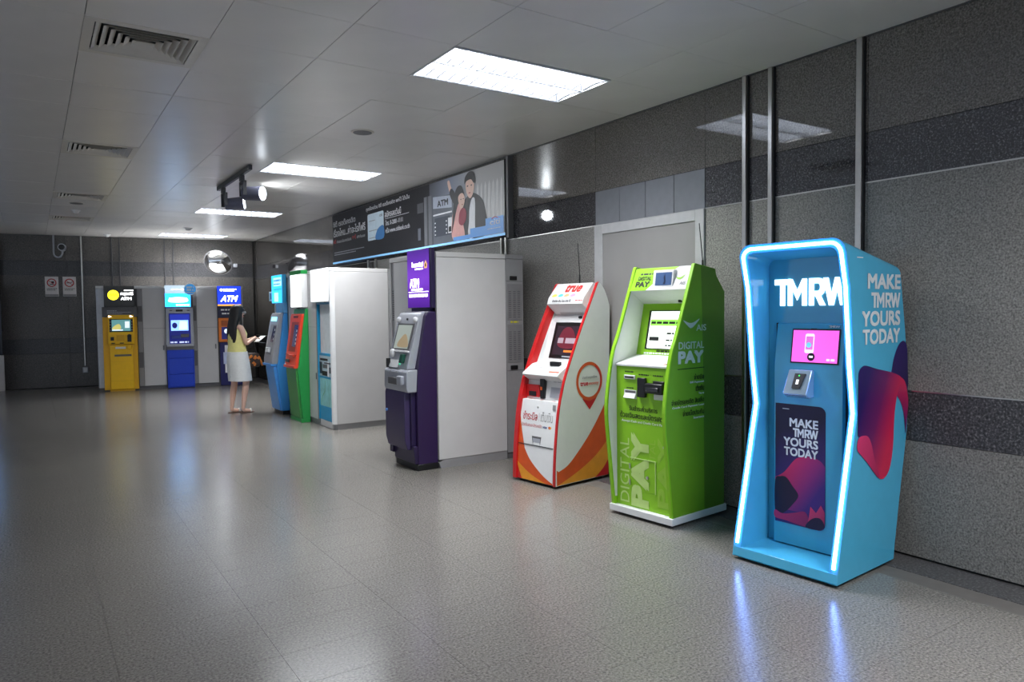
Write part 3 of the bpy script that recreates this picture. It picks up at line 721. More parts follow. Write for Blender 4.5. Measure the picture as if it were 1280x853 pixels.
text('lettering', plh, 'AIS', .478, .535, .035, .062, GREYP, hd, .01, .003, slant=.2)
bx('eye_camera', BLACK, hd, .39, .415, .27, .306, 1.59, 1.612, .006)
# fittings on the lower panel
dashes('slot_caption', pf, [(.115, .20, 1.078, .008), (.245, .34, 1.062, .008), (.38, .47, 1.062, .008), (.13, .2, .958, .008)], INK, low, seed=9)
cs = bx('card_slot', WHITE, low, .112, .215, -.012, 0, 1.028, 1.058, .003); bx('slit', BLACK, cs, .12, .207, -.0135, -.01, 1.036, 1.048, .001)
bx('coin_module', BLACK, low, .25, .325, -.028, 0, .902, 1.045, .006)
bn = bx('note_module', BLACK, low, .338, .50, -.05, 0, .94, 1.012, .008); bx('note_mouth', mat('dark_mouth', (45, 45, 50), .25), bn, .36, .47, -.062, -.05, .955, .985, .004); bx('top_block', BLACK, bn, .40, .50, -.03, 0, 1.012, 1.03, .004)
tr = part('receipt_tray', MB().box(.108, .224, -.004, 0, .884, .948).prism([(-.004, .89), (-.022, .888), (-.004, .925)], .112, .22, 'x'), WHITE, low)
decal('tray_recess', pf, rect(.116, .216, .905, .942), GREYD, tr, .0045)
bx('tray', WHITE, low, .40, .50, -.02, 0, .895, .935, .004)
text('thai_lettering', pf, 'รับชำระค่าบริการ', .155, .42, .795, .835, INK, low, .008)
text('thai_lettering', pf, 'ด้วยเงินสดและบัตรเครดิต', .065, .53, .738, .785, INK, low, .012)
text('lettering', pf, 'Accept Cash and Credit Card Payment', .08, .535, .702, .724, WPRINT, low, .006)
PALE = mat('pale_lime_print', (190, 220, 130), .5); PALE2 = mat('faint_lime_print', (152, 198, 62), .5)
text('lettering', pf, 'DIGITAL', .062, .152, .100, .585, PALE, low, .0, rot=True)
text('lettering', pf, 'PAY', .172, .340, .085, .635, PALE, low, .05, .0032, rot=True)
text('lettering', pf, 'DIGITAL', .345, .40, .27, .60, PALE2, low, .0, .0012, rot=True)
text('lettering', pf, 'PAY', .42, .53, .12, .62, PALE2, low, .03, .0012, rot=True)
fl = bx('access_flap', LIME, low, .162, .40, -.0022, 0, .206, .442, .0008)
part('flap_edge', MB().box(.162, .405, -.006, -.001, .440, .446).box(.399, .405, -.006, -.001, .206, .44), PALE, fl)
plf = front(-.008)
part('lock', MB().cyl((.335, -.018, .318), (.335, -.008, .318), .012, .012, 12), STEEL, fl, smooth=True)
part('lock', MB().cyl((.487, -.012, .56), (.487, 0, .56), .011, .011, 12), STEEL, low, smooth=True)
part('hinge', MB().cyl((.166, -.012, .36), (.166, -.012, .40), .006, .006, 8).cyl((.166, -.012, .24), (.166, -.012, .28), .006, .006, 8), STEEL, fl)
# side lettering
GS = mat('grey_side_print', (206, 214, 200), .5)
decal('swoosh_mark', sp, smooth([(.095, 1.462), (.14, 1.425), (.18, 1.405), (.225, 1.425), (.282, 1.472), (.215, 1.447), (.16, 1.443)], 4), GS, pn, .003)
text('lettering', sp, 'AIS', .243, .358, 1.385, 1.43, GS, pn, .01, .003)
text('lettering', sp, 'DIGITAL', .042, .332, 1.258, 1.31, GS, pn, .012, .003)
text('lettering', sp, 'PAY', .036, .328, 1.155, 1.245, GS, pn, .045, .003)
decal('line', sp, rect(.03, .336, 1.116, 1.121), INK, pn, .003)
for s_, e_, a0, zz in (('จ่ายบิล', 'Bill Payment', .215, 1.035), ('เติมเงิน', 'Top up', .235, .952), ('จ่ายบัตรเครดิต สินเชื่อ', 'Credit Card Payment Loan', -.04, .868), ('จ่ายเบี้ยประกัน', 'Insurance', .085, .782)):
    text('thai_lettering', sp, s_, a0, .332, zz, zz+.042, INK, pn, .012, .003)
    a1 = {'Bill Payment': .17, 'Top up': .27, 'Credit Card Payment Loan': -.03, 'Insurance': .21}[e_]
    text('lettering', sp, e_, a1, .332, zz-.028, zz-.010, WPRINT, pn, .01, .003)
part('aerial', MB().cyl((.50, .42, 1.80), (.50, .42, 1.90), .008, .007, 8).cyl((.50, .42, 1.90), (.485, .40, 2.17), .004, .003, 8), BLACK, t, smooth=True)

# ---------------------------------------------------------------- red and white kiosk
TRED = mat('kiosk_red', (196, 28, 30), .35); TOR = mat('kiosk_orange', (214, 84, 30), .4); TYE = mat('kiosk_amber', (228, 150, 38), .4)
TWH = mat('kiosk_white', (226, 226, 226), .35, vary=.02)
t = thing('payment_kiosk', 'white payment kiosk with red edges and orange flame print, beside the purple machine booth', 'kiosk', (3.625, 5.447, 0), rot_right(8))
W = .54
fe = [(-.012, .025), (-.002, .28), (.04, .64), (.10, .87), (.15, 1.0), (.31, 1.33), (.46, 1.61), (.555, 1.785)]
prof = smooth(fe, 4, False)+smooth([(.575, 1.795), (.645, 1.728), (.702, 1.613), (.717, 1.50), (.70, .87)], 4, False)+[(.685, .025)]
nf = len(smooth(fe, 4, False))
pr_ = part('side_panel', MB().prism(prof, 0, .045, 'x'), TRED, t)
decal('white_inner_face', Plane((.0452, 0, 0), (0, 1, 0), (0, 0, 1)), [(a+.085, b) for a, b in smooth(fe, 4, False) if b > .70 and b < 1.7]+[(.62, 1.70), (.62, .74)], TWH, pr_, .001)
pn = part('side_panel', MB().prism(prof, W-.024, W, 'x'), TRED, t)
part('inner_liner', MB().prism([(a+.03, b-.004) for a, b in smooth(fe, 4, False)]+[(.62, 1.72), (.62, .03)], W-.046, W-.0245, 'x'), TWH, t)
sp = side(W)
fsm = smooth(fe, 4, False)
decal('white_print', sp, [(a+.010, b) for a, b in fsm]+prof[nf:], TWH, pn, .001)
def dome(pts, n=5): return smooth(pts, n, False)
decal('flame_print', sp, [(.012, .165)]+dome([(.036, .148), (.15, .19), (.28, .29), (.43, .43), (.56, .58), (.66, .72), (.695, .80)])+[(.684, .03), (.012, .03)], TOR, pn, .002)
decal('flame_print', sp, dome([(.02, .03), (.16, .075), (.31, .13), (.48, .21), (.60, .29), (.69, .37)])+[(.684, .03)], TYE, pn, .003)
decal('flame_print', sp, dome([(.50, .028), (.58, .075), (.64, .125), (.688, .18)])+[(.684, .028)], TRED, pn, .004)
# pin shaped mark
decal('pin_print', sp, dome([(.262, .89), (.30, .82), (.36, .74), (.436, .65)])+dome([(.436, .65), (.52, .74), (.58, .83), (.606, .89)])[1:]+[(.58, .82), (.50, .76), (.43, .745), (.36, .765), (.30, .82)], TOR, pn, .002)
decal('pin_print', sp, [(.34, .755), (.436, .65), (.53, .755), (.43, .725)], TRED, pn, .003)
ring('ring_print', sp, .434, .907, .143, .172, TOR, pn, .0034, 36)
ring('ring_print', sp, .434, .907, .143, .160, TRED, pn, .004, 24, RAD(-40), RAD(60))
text('lettering', sp, 'true', .312, .416, .868, .904, TRED, pn, .03, .004)
text('lettering', sp, 'money', .424, .556, .862, .893, TOR, pn, .01, .004)
text('thai_lettering', sp, 'จ่ายง่ายทุกเรื่อง', .34, .535, .925, .955, GREYP, pn, .012, .004)
bx('plinth', BLACK, t, .03, W-.03, .02, .66, .012, .03, .003)
for x in (.05, W-.05):
    for y in (.06, .62): part('foot', MB().cyl((x, y, 0), (x, y, .014), .022, .022, 12), BLKRUB, t)
bx('back_panel', TWH, t, .045, W-.045, .66, .68, .03, 1.60, .002)
low = part('lower_door', MB().prism([(.005, .028), (.018, .30), (.055, .62), (.082, .742), (.30, .742), (.30, .028)], .045, W-.045, 'x'), TWH, t, .004)
pa = Plane((0, .018, .30), (1, 0, 0), (0, .037, .32)); pb = Plane((0, .005, .028), (1, 0, 0), (0, .013, .272))
part('door_gap', MB().box(.05, W-.05, .017, .024, .342, .347), BLACK, low)
# printed flames on the front
for pts, m, o in (([(.046, .60-.30)]+dome([(.046, .30), (.075, .18), (.11, .07), (.135, .0)])+[(.046, 0)], TOR, .0012),):
    decal('flame_print', pa, pts, m, low, o)
decal('flame_print', pb, [(.046, .275)]+dome([(.135, .274), (.20, .19), (.30, .11), (.40, .05), (.494, .012)])+[(.494, .0), (.046, .0)], TOR, low, .0012)
decal('flame_print', pb, dome([(.046, .15), (.10, .115), (.20, .065), (.30, .03), (.42, .0)])+[(.046, 0)], TYE, low, .0022)
decal('flame_print', pb, [(.046, .12), (.075, .06), (.105, 0), (.046, 0)], TRED, low, .0032)
text('thai_lettering', pa, 'ชำระบิล', .085, .268, .265, .34, TRED, low, .004)
decal('line', pa, rect(.288, .291, .262, .335), GREYP, low, .002)
text('thai_lettering', pa, 'เติมเงิน', .31, .46, .262, .345, GREYP, low, .0)
text('thai_lettering', pa, 'ด้วยเงินสดและบัตรเครดิต', .075, .33, .205, .238, TRED, low, .0)
text('lettering', pa, 'VISA', .345, .40, .208, .225, mat('card_blue', (40, 60, 140), .5), low, .02)
decal('card_mark', pa, disc(.425, .217, .012), TRED, low); decal('card_mark', pa, disc(.439, .217, .012), TYE, low, .002)
tr = decal('receipt_recess_shade', pa, [(.215, .125), (.335, .125), (.325, .045), (.235, .045)], GREYD, low, .0018)  # flat decal: the recess's dark inside is put into the colour
decal('recess_back', pa, [(.228, .108), (.325, .108), (.322, .07), (.238, .07)], GREYL, tr, .0026); decal('recess_floor', pa, [(.238, .07), (.322, .07), (.325, .048), (.236, .048)], TWH, tr, .0026)
part('lock', MB().cyl((.26, .062, .68), (.26, .072, .68), .008, .010, 12), STEEL, low, smooth=True)
decal('grey_label', pa, rect(.45, .488, .375, .42), GREYP, low, .002)
mid = part('middle_panel', MB().prism([(.30, .742), (.135, .742), (.165, .945), (.30, .945)], .045, W-.045, 'x'), TWH, t, .002)
pm_ = Plane((0, .135, .742), (1, 0, 0), (0, .03, .203))
decal('ledge_print', Plane((0, .085, .7425), (1, 0, 0), (0, 1, 0)), rect(.10, .15, .015, .03), TRED, mid); decal('ledge_print', Plane((0, .085, .7425), (1, 0, 0), (0, 1, 0)), rect(.25, .28, .01, .035), TRED, mid); decal('ledge_print', Plane((0, .085, .7425), (1, 0, 0), (0, 1, 0)), rect(.40, .44, .01, .03), TRED, mid)
rdm = bx('red_module', TRED, mid, .05, .215, .125, .16, .76, .87, .006); bx('module_mouth', BLACK, rdm, .085, .18, .118, .127, .768, .812, .004)
ccm = bx('card_module', BLACK, mid, .235, .285, .115, .16, .752, .93, .006); bx('orange_light', TOR, ccm, .242, .268, .110, .116, .83, .86, .002)
part('note_recess', MB().prism([(.13, .77), (.155, .77), (.165, .86), (.15, .86)], .345, .49, 'x'), GREYL, mid)
dashes('caption', pm_, [(.37, .49, .165, .018)], GREYP, mid, seed=12)
sh = part('shelf', MB().prism([(.165, .905), (.072, .965), (.085, .985), (.20, 1.055), (.34, 1.08), (.34, .905)], .045, W-.045, 'x'), TWH, t, .006)
pls = Plane((0, .085, .985), (1, 0, 0), (0, .115, .07))
dashes('shelf_print', pls, [(.10, .38, .10, .004), (.08, .34, .08, .004), (.1, .3, .06, .004)], GREYP, sh, seed=13); decal('orange_strip', pls, rect(.36, .488, .02, .035), TOR, sh)
bx('black_sensor', BLACK, sh, .30, .42, .175, .21, 1.045, 1.085, .006)
scp = part('screen_panel', MB().prism([(.335, 1.075), (.455, 1.44), (.475, 1.44), (.36, 1.075)], .045, W-.045, 'x'), TWH, t, .002)
plp = Plane((0, .335, 1.075), (1, 0, 0), (0, .12, .365))
scf = part('screen_frame', MB().add([plp.at(a, b, o) for o in (-.002, .008) for a, b in rect(.125, .475, .03, .37)], [(0, 1, 2, 3), (4, 5, 6, 7), (0, 1, 5, 4), (1, 2, 6, 5), (2, 3, 7, 6), (3, 0, 4, 7)]), BLACK, scp)
SD = decal('screen', plp, rect(.16, .45, .06, .335), mat('dim_screen', (46, 34, 42), .2, emit=(60, 44, 54), es=.35, vary=0), scf, .0095)
decal('screen_picture', plp, smooth([(.20, .16), (.24, .30), (.33, .32), (.40, .25), (.42, .14), (.30, .12)], 4), mat('screen_maroon', (96, 34, 46), .3, emit=(110, 36, 50), es=.4, vary=0), SD, .0105)
dashes('screen_people', plp, [(.20, .42, .17, .05)], mat('screen_pale', (170, 150, 160), .3, emit=(150, 130, 140), es=.3, vary=0), SD, .0115, 14); decal('screen_button', plp, rect(.30, .42, .085, .105), mat('screen_orange', (220, 120, 50), .3, emit=(220, 120, 50), es=.5, vary=0), SD, .0115); decal('screen_footer', plp, rect(.29, .43, .038, .052), GREYL, scf, .0095)
hd = part('header', MB().prism([(.40, 1.598), (.42, 1.655), (.545, 1.79), (.60, 1.775), (.56, 1.60), (.50, 1.44), (.46, 1.44), (.52, 1.50)], .045, W-.045, 'x'), TWH, t, .004)
plh = Plane((0, .42, 1.655), (1, 0, 0), (0, .125, .135)); plh2 = Plane((0, .40, 1.598), (1, 0, 0), (0, .02, .057))
text('lettering', plh, 'true', .205, .405, .068, .165, mat('logo_red', (225, 55, 50), .4), hd, .03, slant=.1)
for a, c in ((.08, (240, 220, 90)), (.16, (90, 190, 230)), (.235, (240, 170, 120)), (.315, (240, 150, 190)), (.40, (250, 245, 190))):
    decal('colour_spot', plh, smooth([(a, .02), (a+.03, .012), (a+.06, .022), (a+.055, .042), (a+.02, .046)], 3), mat('spot_%d%d' % (c[0], c[2]), c, .4, emit=c, es=.25, vary=0), hd, .002)
decal('white_emblem', plh, disc(.445, .12, .032, 20, .028), mat('emblem_white', (245, 245, 245), .4, emit=(255, 255, 255), es=.35, vary=0), hd)
decal('emblem_line', plh, rect(.425, .465, .118, .124), GREYP, hd, .0028)
text('thai_lettering', plh2, 'จ่ายบิล เติม โอน จ่าย ใช้', .11, .345, .018, .046, GREYD, hd, .02); dashes('caption', plh2, [(.40, .49, .028, .008)], TRED, hd, seed=15)
part('hood_recess', MB().prism([(.405, 1.594), (.53, 1.50), (.52, 1.497), (.42, 1.59)], .12, .42, 'x'), OFFW, hd)
part('eye_camera', MB().cyl((.40, .462, 1.475), (.40, .49, 1.475), .012, .012, 12), BLACK, hd, smooth=True)
part('aerial', MB().cyl((.28, .60, 1.75), (.28, .60, 1.87), .008, .007, 8).cyl((.28, .60, 1.87), (.26, .60, 2.16), .004, .003, 8), BLACK, t, smooth=True)

# ---------------------------------------------------------------- purple cash machine and its booth
PUR = mat('deep_purple', (42, 24, 68), .35, vary=.03); PURD = mat('dark_violet', (36, 22, 62), .35, vary=.03)
PUF = mat('purple_grey_front', (58, 46, 84), .35)
t = thing('cash_machine', 'dark purple cash machine with a silver console under a glowing purple sign', 'cash machine', (3.05, 6.80, 0), rot_right(0))
W = .53
part('cabinet', MB().prism([(.02, .06), (.02, .80), (.03, .985), (.125, 1.50), (.15, 1.545), (.232, 1.545), (.232, .06)], .0, W, 'x'), PUR, t, .006)
bx('plinth', BLACK, t, .03, W, .01, .232, 0, .062, .004)
part('lower_cabinet', MB().prism([(.02, .07), (-.015, .07), (-.03, .24), (.02, .24)], .06, W-.004, 'x'), PURD, t, .004)
dr = part('safe_door', MB().prism([(.02, .20), (-.06, .20), (-.085, .30), (-.085, .74), (-.07, .795), (.02, .795)], .0, W-.075, 'x'), PUF, t, .008)
part('door_edge', MB().box(W-.075, W-.045, -.03, .02, .24, .985), PURD, t, .004)
part('lock', MB().cyl((.05, -.10, .56), (.05, -.084, .56), .014, .014, 12), mat('blue_lock', (110, 160, 230), .3), dr, smooth=True)
bx('hinge_block', PURD, t, .02, .09, -.05, .02, .13, .20, .004)
part('shelf_body', MB().prism([(.02, .765), (-.075, .765), (-.09, .80), (-.085, .96), (-.06, .985), (.03, .985)], -.005, W-.012, 'x'), GREYL, t, .008)
con = part('console', MB().prism([(.03, .985), (-.06, .985), (-.05, 1.03), (.085, 1.505), (.11, 1.535), (.148, 1.535)], -.005, W-.06, 'x'), GREYL, t, .008)
plc = Plane((0, -.05, 1.03), (1, 0, 0), (0, .135, .475))
sf = part('screen_frame', MB().add([plc.at(a, b, o) for o in (-.002, .008) for a, b in rect(.05, .42, .14, .41)], [(0, 1, 2, 3), (4, 5, 6, 7), (0, 1, 5, 4), (1, 2, 6, 5), (2, 3, 7, 6), (3, 0, 4, 7)]), GREYD, con)
decal('screen', plc, rect(.075, .395, .155, .395), mat('pale_screen', (165, 172, 165), .25, emit=(160, 168, 160), es=.45, vary=0), sf, .0095)
decal('screen_picture', plc, smooth([(.14, .18), (.22, .28), (.30, .30), (.38, .22), (.37, .17)], 3), mat('sepia_picture', (170, 150, 118), .4, emit=(165, 145, 112), es=.35, vary=0), sf, .0105)
part('screen_bar', MB().add([plc.at(a, b, o) for o in (-.002, .018) for a, b in rect(.03, .44, .118, .138)], [(0, 1, 2, 3), (4, 5, 6, 7), (0, 1, 5, 4), (1, 2, 6, 5), (2, 3, 7, 6), (3, 0, 4, 7)]), WHITE, con, .003)
for a in (.045, .42):
    part('top_lamp', MB().ell(plc.at(a, .45, .005), .03, .03, .03, 14, 8), WHITE, con, smooth=True)
part('eye_camera', MB().cyl(plc.at(.23, .455, .0), plc.at(.23, .455, .012), .012, .01, 12), BLACK, con, smooth=True)
part('card_reader', MB().add([plc.at(a, b, o) for o in (0, .04) for a, b in rect(.33, .39, .01, .10)], [(0, 1, 2, 3), (4, 5, 6, 7), (0, 1, 5, 4), (1, 2, 6, 5), (2, 3, 7, 6), (3, 0, 4, 7)]), mat('dark_green_plastic', (20, 70, 55), .3), con, .008)
bx('reader_light', mat('reader_glow', (60, 200, 150), .3, emit=(60, 220, 160), es=1., vary=0), con, .345, .372, -.086, -.080, 1.03, 1.045, .002)
part('keypad', MB().prism([(-.05, .99), (-.072, .995), (-.04, 1.07)], .05, .28, 'x'), WHITE, con, .003)
part('receipt_head', MB().ell((.09, -.03, 1.13), .04, .03, .045, 12, 8), WHITE, con, smooth=True)
part('phone_handle', MB().box(.05, .07, -.09, -.05, .99, 1.08), BLACK, con, .004)
dashes('console_print', Plane((0, -.089, .965), (1, 0, 0), (0, 0, 1)), [(.04, .14, -.012, .012), (.17, .28, -.012, .012), (.31, .42, -.012, .012)], mat('pale_print', (220, 225, 235), .5), con, seed=17)
bx('note_tray', GREYL, t, .36, .47, -.125, -.08, .835, .925, .012); bx('note_slot', GREYD, t, .10, .34, -.094, -.085, .83, .90, .004)
sg = bx('sign_box', PURD, t, .005, .525, .185, .2345, 1.578, 2.165, .006)
PSG = gradmat('purple_sign_face', (84, 26, 150), (80, 30, 150), (0, .18, 1.6), (0, .18, 2.16), es=.65, mid=(132, 64, 214))
ps = front(.185)
fc = part('sign_face', MB().add([ps.at(a, b, .002) for a, b in rect(.012, .50, 1.585, 2.158)], [(0, 1, 2, 3)]), PSG, sg, fix=False)
text('lettering', ps, 'ATM', .07, .275, 1.785, 1.875, LITW, fc, .03, .004)
text('thai_lettering', ps, 'ไทยพาณิชย์', .12, .375, 1.99, 2.04, LITW, fc, .02, .004)
dashes('sign_print', ps, [(.19, .37, 1.962, .014), (.10, .36, 1.755, .02)], LITW, fc, .004, 18)
decal('leaf_emblem', ps, [(.40, 1.97), (.455, 1.97), (.462, 2.01), (.43, 2.05), (.398, 2.01)], mat('emblem_gold', (240, 190, 120), .4, emit=(240, 180, 120), es=1., vary=0), fc, .004)
decal('leaf_emblem_core', ps, [(.414, 1.985), (.442, 1.985), (.444, 2.008), (.43, 2.026), (.416, 2.008)], PUR, fc, .005)
decal('line', ps, rect(.04, .48, 1.738, 1.744), LITW, fc, .004)
dashes('card_marks', ps, [(.05, .46, 1.69, .03)], LITW, fc, .004, 19)
part('neck', MB().box(.06, .47, .20, .232, 1.545, 1.58), PURD, t)

t = thing('machine_booth', 'grey white booth with a plain side panel, behind the purple cash machine', 'booth', (3.285, 7.35, 0), rot_right(0))
LW = 1.10
bx('side_panel', OFFW, t, LW-.03, LW, 0, .80, .085, 2.072, .004)
part('top_rail', MB().box(0, LW, 0, .80, 2.076, 2.125), OFFW, t, .004)
part('plinth', MB().prism([(.02, 0), (.80, 0), (.80, .085), (.06, .085), (.0, .06)], 0, LW-.004, 'x'), GREYP, t)
bx('front_panel', OFFW, t, .10, .555, .004, .03, .085, 2.072, .004)
bx('corner_post', OFFW, t, -.0, .03, 0, .03, .085, 2.072, .004)
gs = bx('grille_strip', GREYP, t, .033, .097, .01, .03, .085, 2.072, .002)
part('grille_slots', MB().add([], []) if False else (lambda m: [m.box(.045, .085, .008, .011, 1.45+.024*k, 1.462+.024*k) for k in range(14)] and m)(MB()), GREYD, gs)
bx('far_panel', OFFW, t, 0, .03, .03, .80, .085, 2.072, .003)
bx('back_filler', GREYD, t, .555, LW-.03, .02, .03, .085, 2.072, .002)
def vent_unit(label, loc, w, mirror=False):
    t = thing('vented_cabinet', label, 'cabinet', loc, rot_right(0))
    d = .215
    bx('cabinet_body', GREYP, t, 0, w, 0, d, .06, 2.075, .003)
    bx('top_rail', GREYP, t, -.0, w, -.0, d, 2.079, 2.125, .003)
    bx('plinth', GREYD, t, .01, w-.01, .0, d, 0, .056, .002)
    pl = side(w)
    for z0, z1 in ((1.03, 1.35), (1.47, 1.77)):
        lp_ = bx('vent_panel', mat('vent_grey', (124, 123, 124), .5), t, w-.002, w+.004, .012, .20, z0-.03, z1+.05, .002)
        mb = MB()
        for i in range(3):
            for k in range(int((z1-z0)/.022)):
                mb.box(w+.003, w+.006, .03+i*.055, .062+i*.055, z0+.022*k, z0+.022*k+.010)
        part('louvre_slots', mb, GREYD, lp_)['kind'] = 'stuff'
    for z in (.93, 1.86):
        part('recessed_handle', MB().box(w, w+.012, .045, .135, z, z+.042), BLACK, t, .006)
        part('panel_gap', MB().box(w-.001, w+.0012, .004, d-.004, z-.015, z-.010), GREYD, t)
    dashes('yellow_label', pl, [(.05, .15, 1.415, .018)], mat('yellow_print', (200, 190, 40), .5), t, .005, 21)
    return t
vent_unit('grey vented cabinet against the wall between the purple machine booth and the red edged kiosk', (4.092, 7.33, 0), 1.075)
# ---------------------------------------------------------------- white booth with the green and the light blue machine
t = thing('machine_booth', 'wide white booth with door and recess behind the green and light blue cash machines', 'booth', (3.24, 10.3, 0), rot_right(0))
LW = 1.20; L0 = -1.40
bx('side_panel', OFFW, t, LW-.03, LW, .05, .80, .075, 2.075, .004)
part('corner_post', MB().prism([(1.135, .0), (1.165, .0), (1.187, .014), (1.2, .05), (1.135, .05)], .075, 2.075, 'z'), WHITE, t, smooth=True)
part('top_rail', MB().prism([(L0, 0), (1.165, 0), (1.187, .014), (1.2, .05), (1.2, .80), (L0, .80)], 2.079, 2.128, 'z'), OFFW, t, .003)
part('plinth', MB().prism([(L0, .02), (1.11, .02), (1.19, .06), (1.19, .80), (L0, .80)], 0, .074, 'z'), GREYP, t)
bx('far_panel', OFFW, t, L0, L0+.03, 0, .80, .075, 2.075, .003)
bx('front_panel', OFFW, t, -.66, -.26, .0, .02, .075, 2.075, .003)
bx('grille_strip', GREYP, t, -.69, -.664, .0, .02, .075, 2.075, .002)
bx('back_filler', OFFW, t, L0+.03, -.69, .02, .04, .075, 2.075, .002)
bx('back_filler', OFFW, t, -.26, .10, .05, .07, .075, 2.075, .002)
bx('steel_strip', mat('steel_trim', (150, 150, 152), .35, .6), t, .105, .15, .0, .02, .075, 2.075, .002)
dr = bx('door', OFFW, t, .155, .595, .0, .02, .078, 2.072, .003)
bx('door_handle', mat('door_handle_grey', (110, 110, 112), .35, .5), dr, .560, .580, -.012, 0, .63, .72, .004)
part('door_seam', MB().box(.156, .594, -.0012, .001, 1.345, 1.349), GREYP, dr)
bx('grey_post', mat('grey_post_paint', (125, 125, 126), .4, .3), t, .60, .632, -.004, .02, .03, 1.68, .003)
rc = bx('recess_back', mat('vinyl_white', (196, 205, 210), .3), t, .632, 1.135, .13, .15, .03, 2.075, .002)
VB = mat('vinyl_blue', (42, 150, 196), .35)
bx('recess_side', VB, t, .625, .634, .0, .13, .09, 1.68, .001)
bx('recess_ceiling', mat('recess_blue_shade', (70, 130, 165), .4), t, .632, 1.135, .0, .13, 1.655, 1.68, .001)
pr = front(.13)
pz = front(.02)
bx('clear_cover', mat('milky_panel', (205, 212, 215), .15), t, .70, 1.13, .02, .03, 1.0, 1.655, .002)
pp = bx('picture_panel', VB, t, .66, 1.132, .012, .03, .66, 1.0, .002)
pq = front(.0118)
decal('city_picture', pq, rect(.665, 1.13, .69, .965), mat('picture_pale', (170, 190, 200), .5), pp, .001)
for k, (a, b, h_, w_) in enumerate(((.67, .72, .16, .10), (.77, .70, .06, .20), (.80, .80, .05, .22), (.98, .69, .20, .06), (1.05, .74, .08, .07), (.70, .90, .03, .30), (.86, .86, .02, .25))):
    decal('picture_block', pq, rect(a, a+w_, b, b+h_), (NAVY, INK, GREYD, WPRINT)[k % 4], pp, .002+.0004*k)
mpn = bx('map_panel', mat('map_teal', (140, 200, 200), .45, vary=.15, vscale=9), t, .66, 1.132, .012, .03, .285, .658, .002)
part('map_lines', MB().add([pq.at(a, b, .001) for a, b in smooth([(.70, .30), (.76, .42), (.85, .50), (.87, .62), (.88, .62), (.862, .49), (.77, .41), (.71, .30)], 3)], [tuple(range(24))]).add([pq.at(a, b, .0012) for a, b in smooth([(1.0, .30), (1.03, .40), (1.0, .52), (1.06, .64), (1.068, .64), (1.01, .52), (1.04, .40), (1.008, .30)], 3)], [tuple(range(24))]), mat('map_green', (110, 165, 120), .5), mpn, fix=False)
bx('lower_blue_panel', VB, t, .66, 1.132, .012, .03, .095, .283, .002)
bx('kick_panel', OFFW, t, .66, 1.132, .012, .03, .01, .093, .002)
lb = bx('light_box', mat('lightbox_shell', (230, 230, 230), .35), t, .50, 1.134, -.035, .0, 1.685, 2.128, .006)
decal('light_box_face', front(-.035), rect(.508, 1.128, 1.692, 2.12), mat('lit_white_panel', (255, 255, 255), .4, emit=(250, 253, 255), es=.95, vary=0), lb, .0015)
vent_unit('grey vented cabinet against the wall behind the wide white booth', (4.045, 10.28, 0), 1.18)

def wall_atm(name, label, root, w, body, face, depth=.175, zt=1.535, zs=.79, taper=.06):
    t = thing(name, label, 'cash machine', root[0], root[1])
    part('cabinet', MB().prism([(.03, .05), (.0, zs), (.0, zt-.42), (.07, zt-.03), (.09, zt), (depth, zt), (depth, .05)], 0, w, 'x'), body, t, .005)
    return t

GRN = mat('cash_green', (36, 146, 70), .35, vary=.03); ORR = mat('console_red', (222, 66, 40), .35, vary=.02); BLU = mat('cash_blue', (64, 148, 222), .35, vary=.02)
R0 = (3.06, 10.3, 0)
# green machine
t = thing('cash_machine', 'green cash machine with a red console under a bright white sign', 'cash machine', (3.06, 10.55, 0), rot_right(0))
w = .52
part('cabinet', MB().prism([(.07, .05), (.015, .76), (.03, .80), (.125, 1.50), (.14, 1.60), (.177, 1.60), (.177, .05)], 0, w, 'x'), GRN, t, .005)
part('front_door', MB().prism([(.07, .06), (.05, .06), (-.002, .70), (.0, .758), (.03, .758)], .02, w-.05, 'x'), mat('cash_green_front', (64, 142, 70), .4), t, .004)
bx('plinth', GRN, t, .01, w, .05, .177, 0, .052, .003)
cn = part('console', MB().prism([(.03, .79), (-.02, .79), (-.015, .80), (.085, 1.49), (.10, 1.53), (.135, 1.53)], .0, w-.03, 'x'), ORR, t, .005)
pc = Plane((0, -.015, .80), (1, 0, 0), (0, .10, .69))
part('console_recess', MB().add([pc.at(a, b, o) for o in (-.002, .003) for a, b in [(.10, .20), (.40, .20), (.43, .62), (.12, .62)]], [(0, 1, 2, 3), (4, 5, 6, 7), (0, 1, 5, 4), (1, 2, 6, 5), (2, 3, 7, 6), (3, 0, 4, 7)]), mat('recess_red', (160, 44, 30), .4), cn)
part('screen', MB().add([pc.at(a, b, o) for o in (0, .006) for a, b in [(.24, .27), (.40, .27), (.43, .58), (.27, .58)]], [(0, 1, 2, 3), (4, 5, 6, 7), (0, 1, 5, 4), (1, 2, 6, 5), (2, 3, 7, 6), (3, 0, 4, 7)]), mat('dark_blue_screen', (40, 44, 70), .2, emit=(40, 50, 110), es=.4, vary=0), cn)
for k in range(4):
    decal('side_key', pc, rect(.385, .42, .30+.06*k, .33+.06*k), WPRINT, cn, .0075)
part('receipt_slot', MB().add([pc.at(a, b, o) for o in (0, .03) for a, b in rect(.2, .42, .13, .155)], [(0, 1, 2, 3), (4, 5, 6, 7), (0, 1, 5, 4), (1, 2, 6, 5), (2, 3, 7, 6), (3, 0, 4, 7)]), ORR, cn, .006)
bx('top_camera', mat('camera_red', (130, 34, 28), .3), cn, .15, .36, .082, .10, 1.465, 1.505, .004)
tr = bx('tray', ORR, t, .0, w-.03, -.035, .03, .765, .80, .004)
bx('tray_slot', BLACK, cn, .06, .24, -.028, -.018, .84, .885, .003); bx('tray_label', WPRINT, cn, .04, .08, -.0285, -.02, .80, .82, .001)
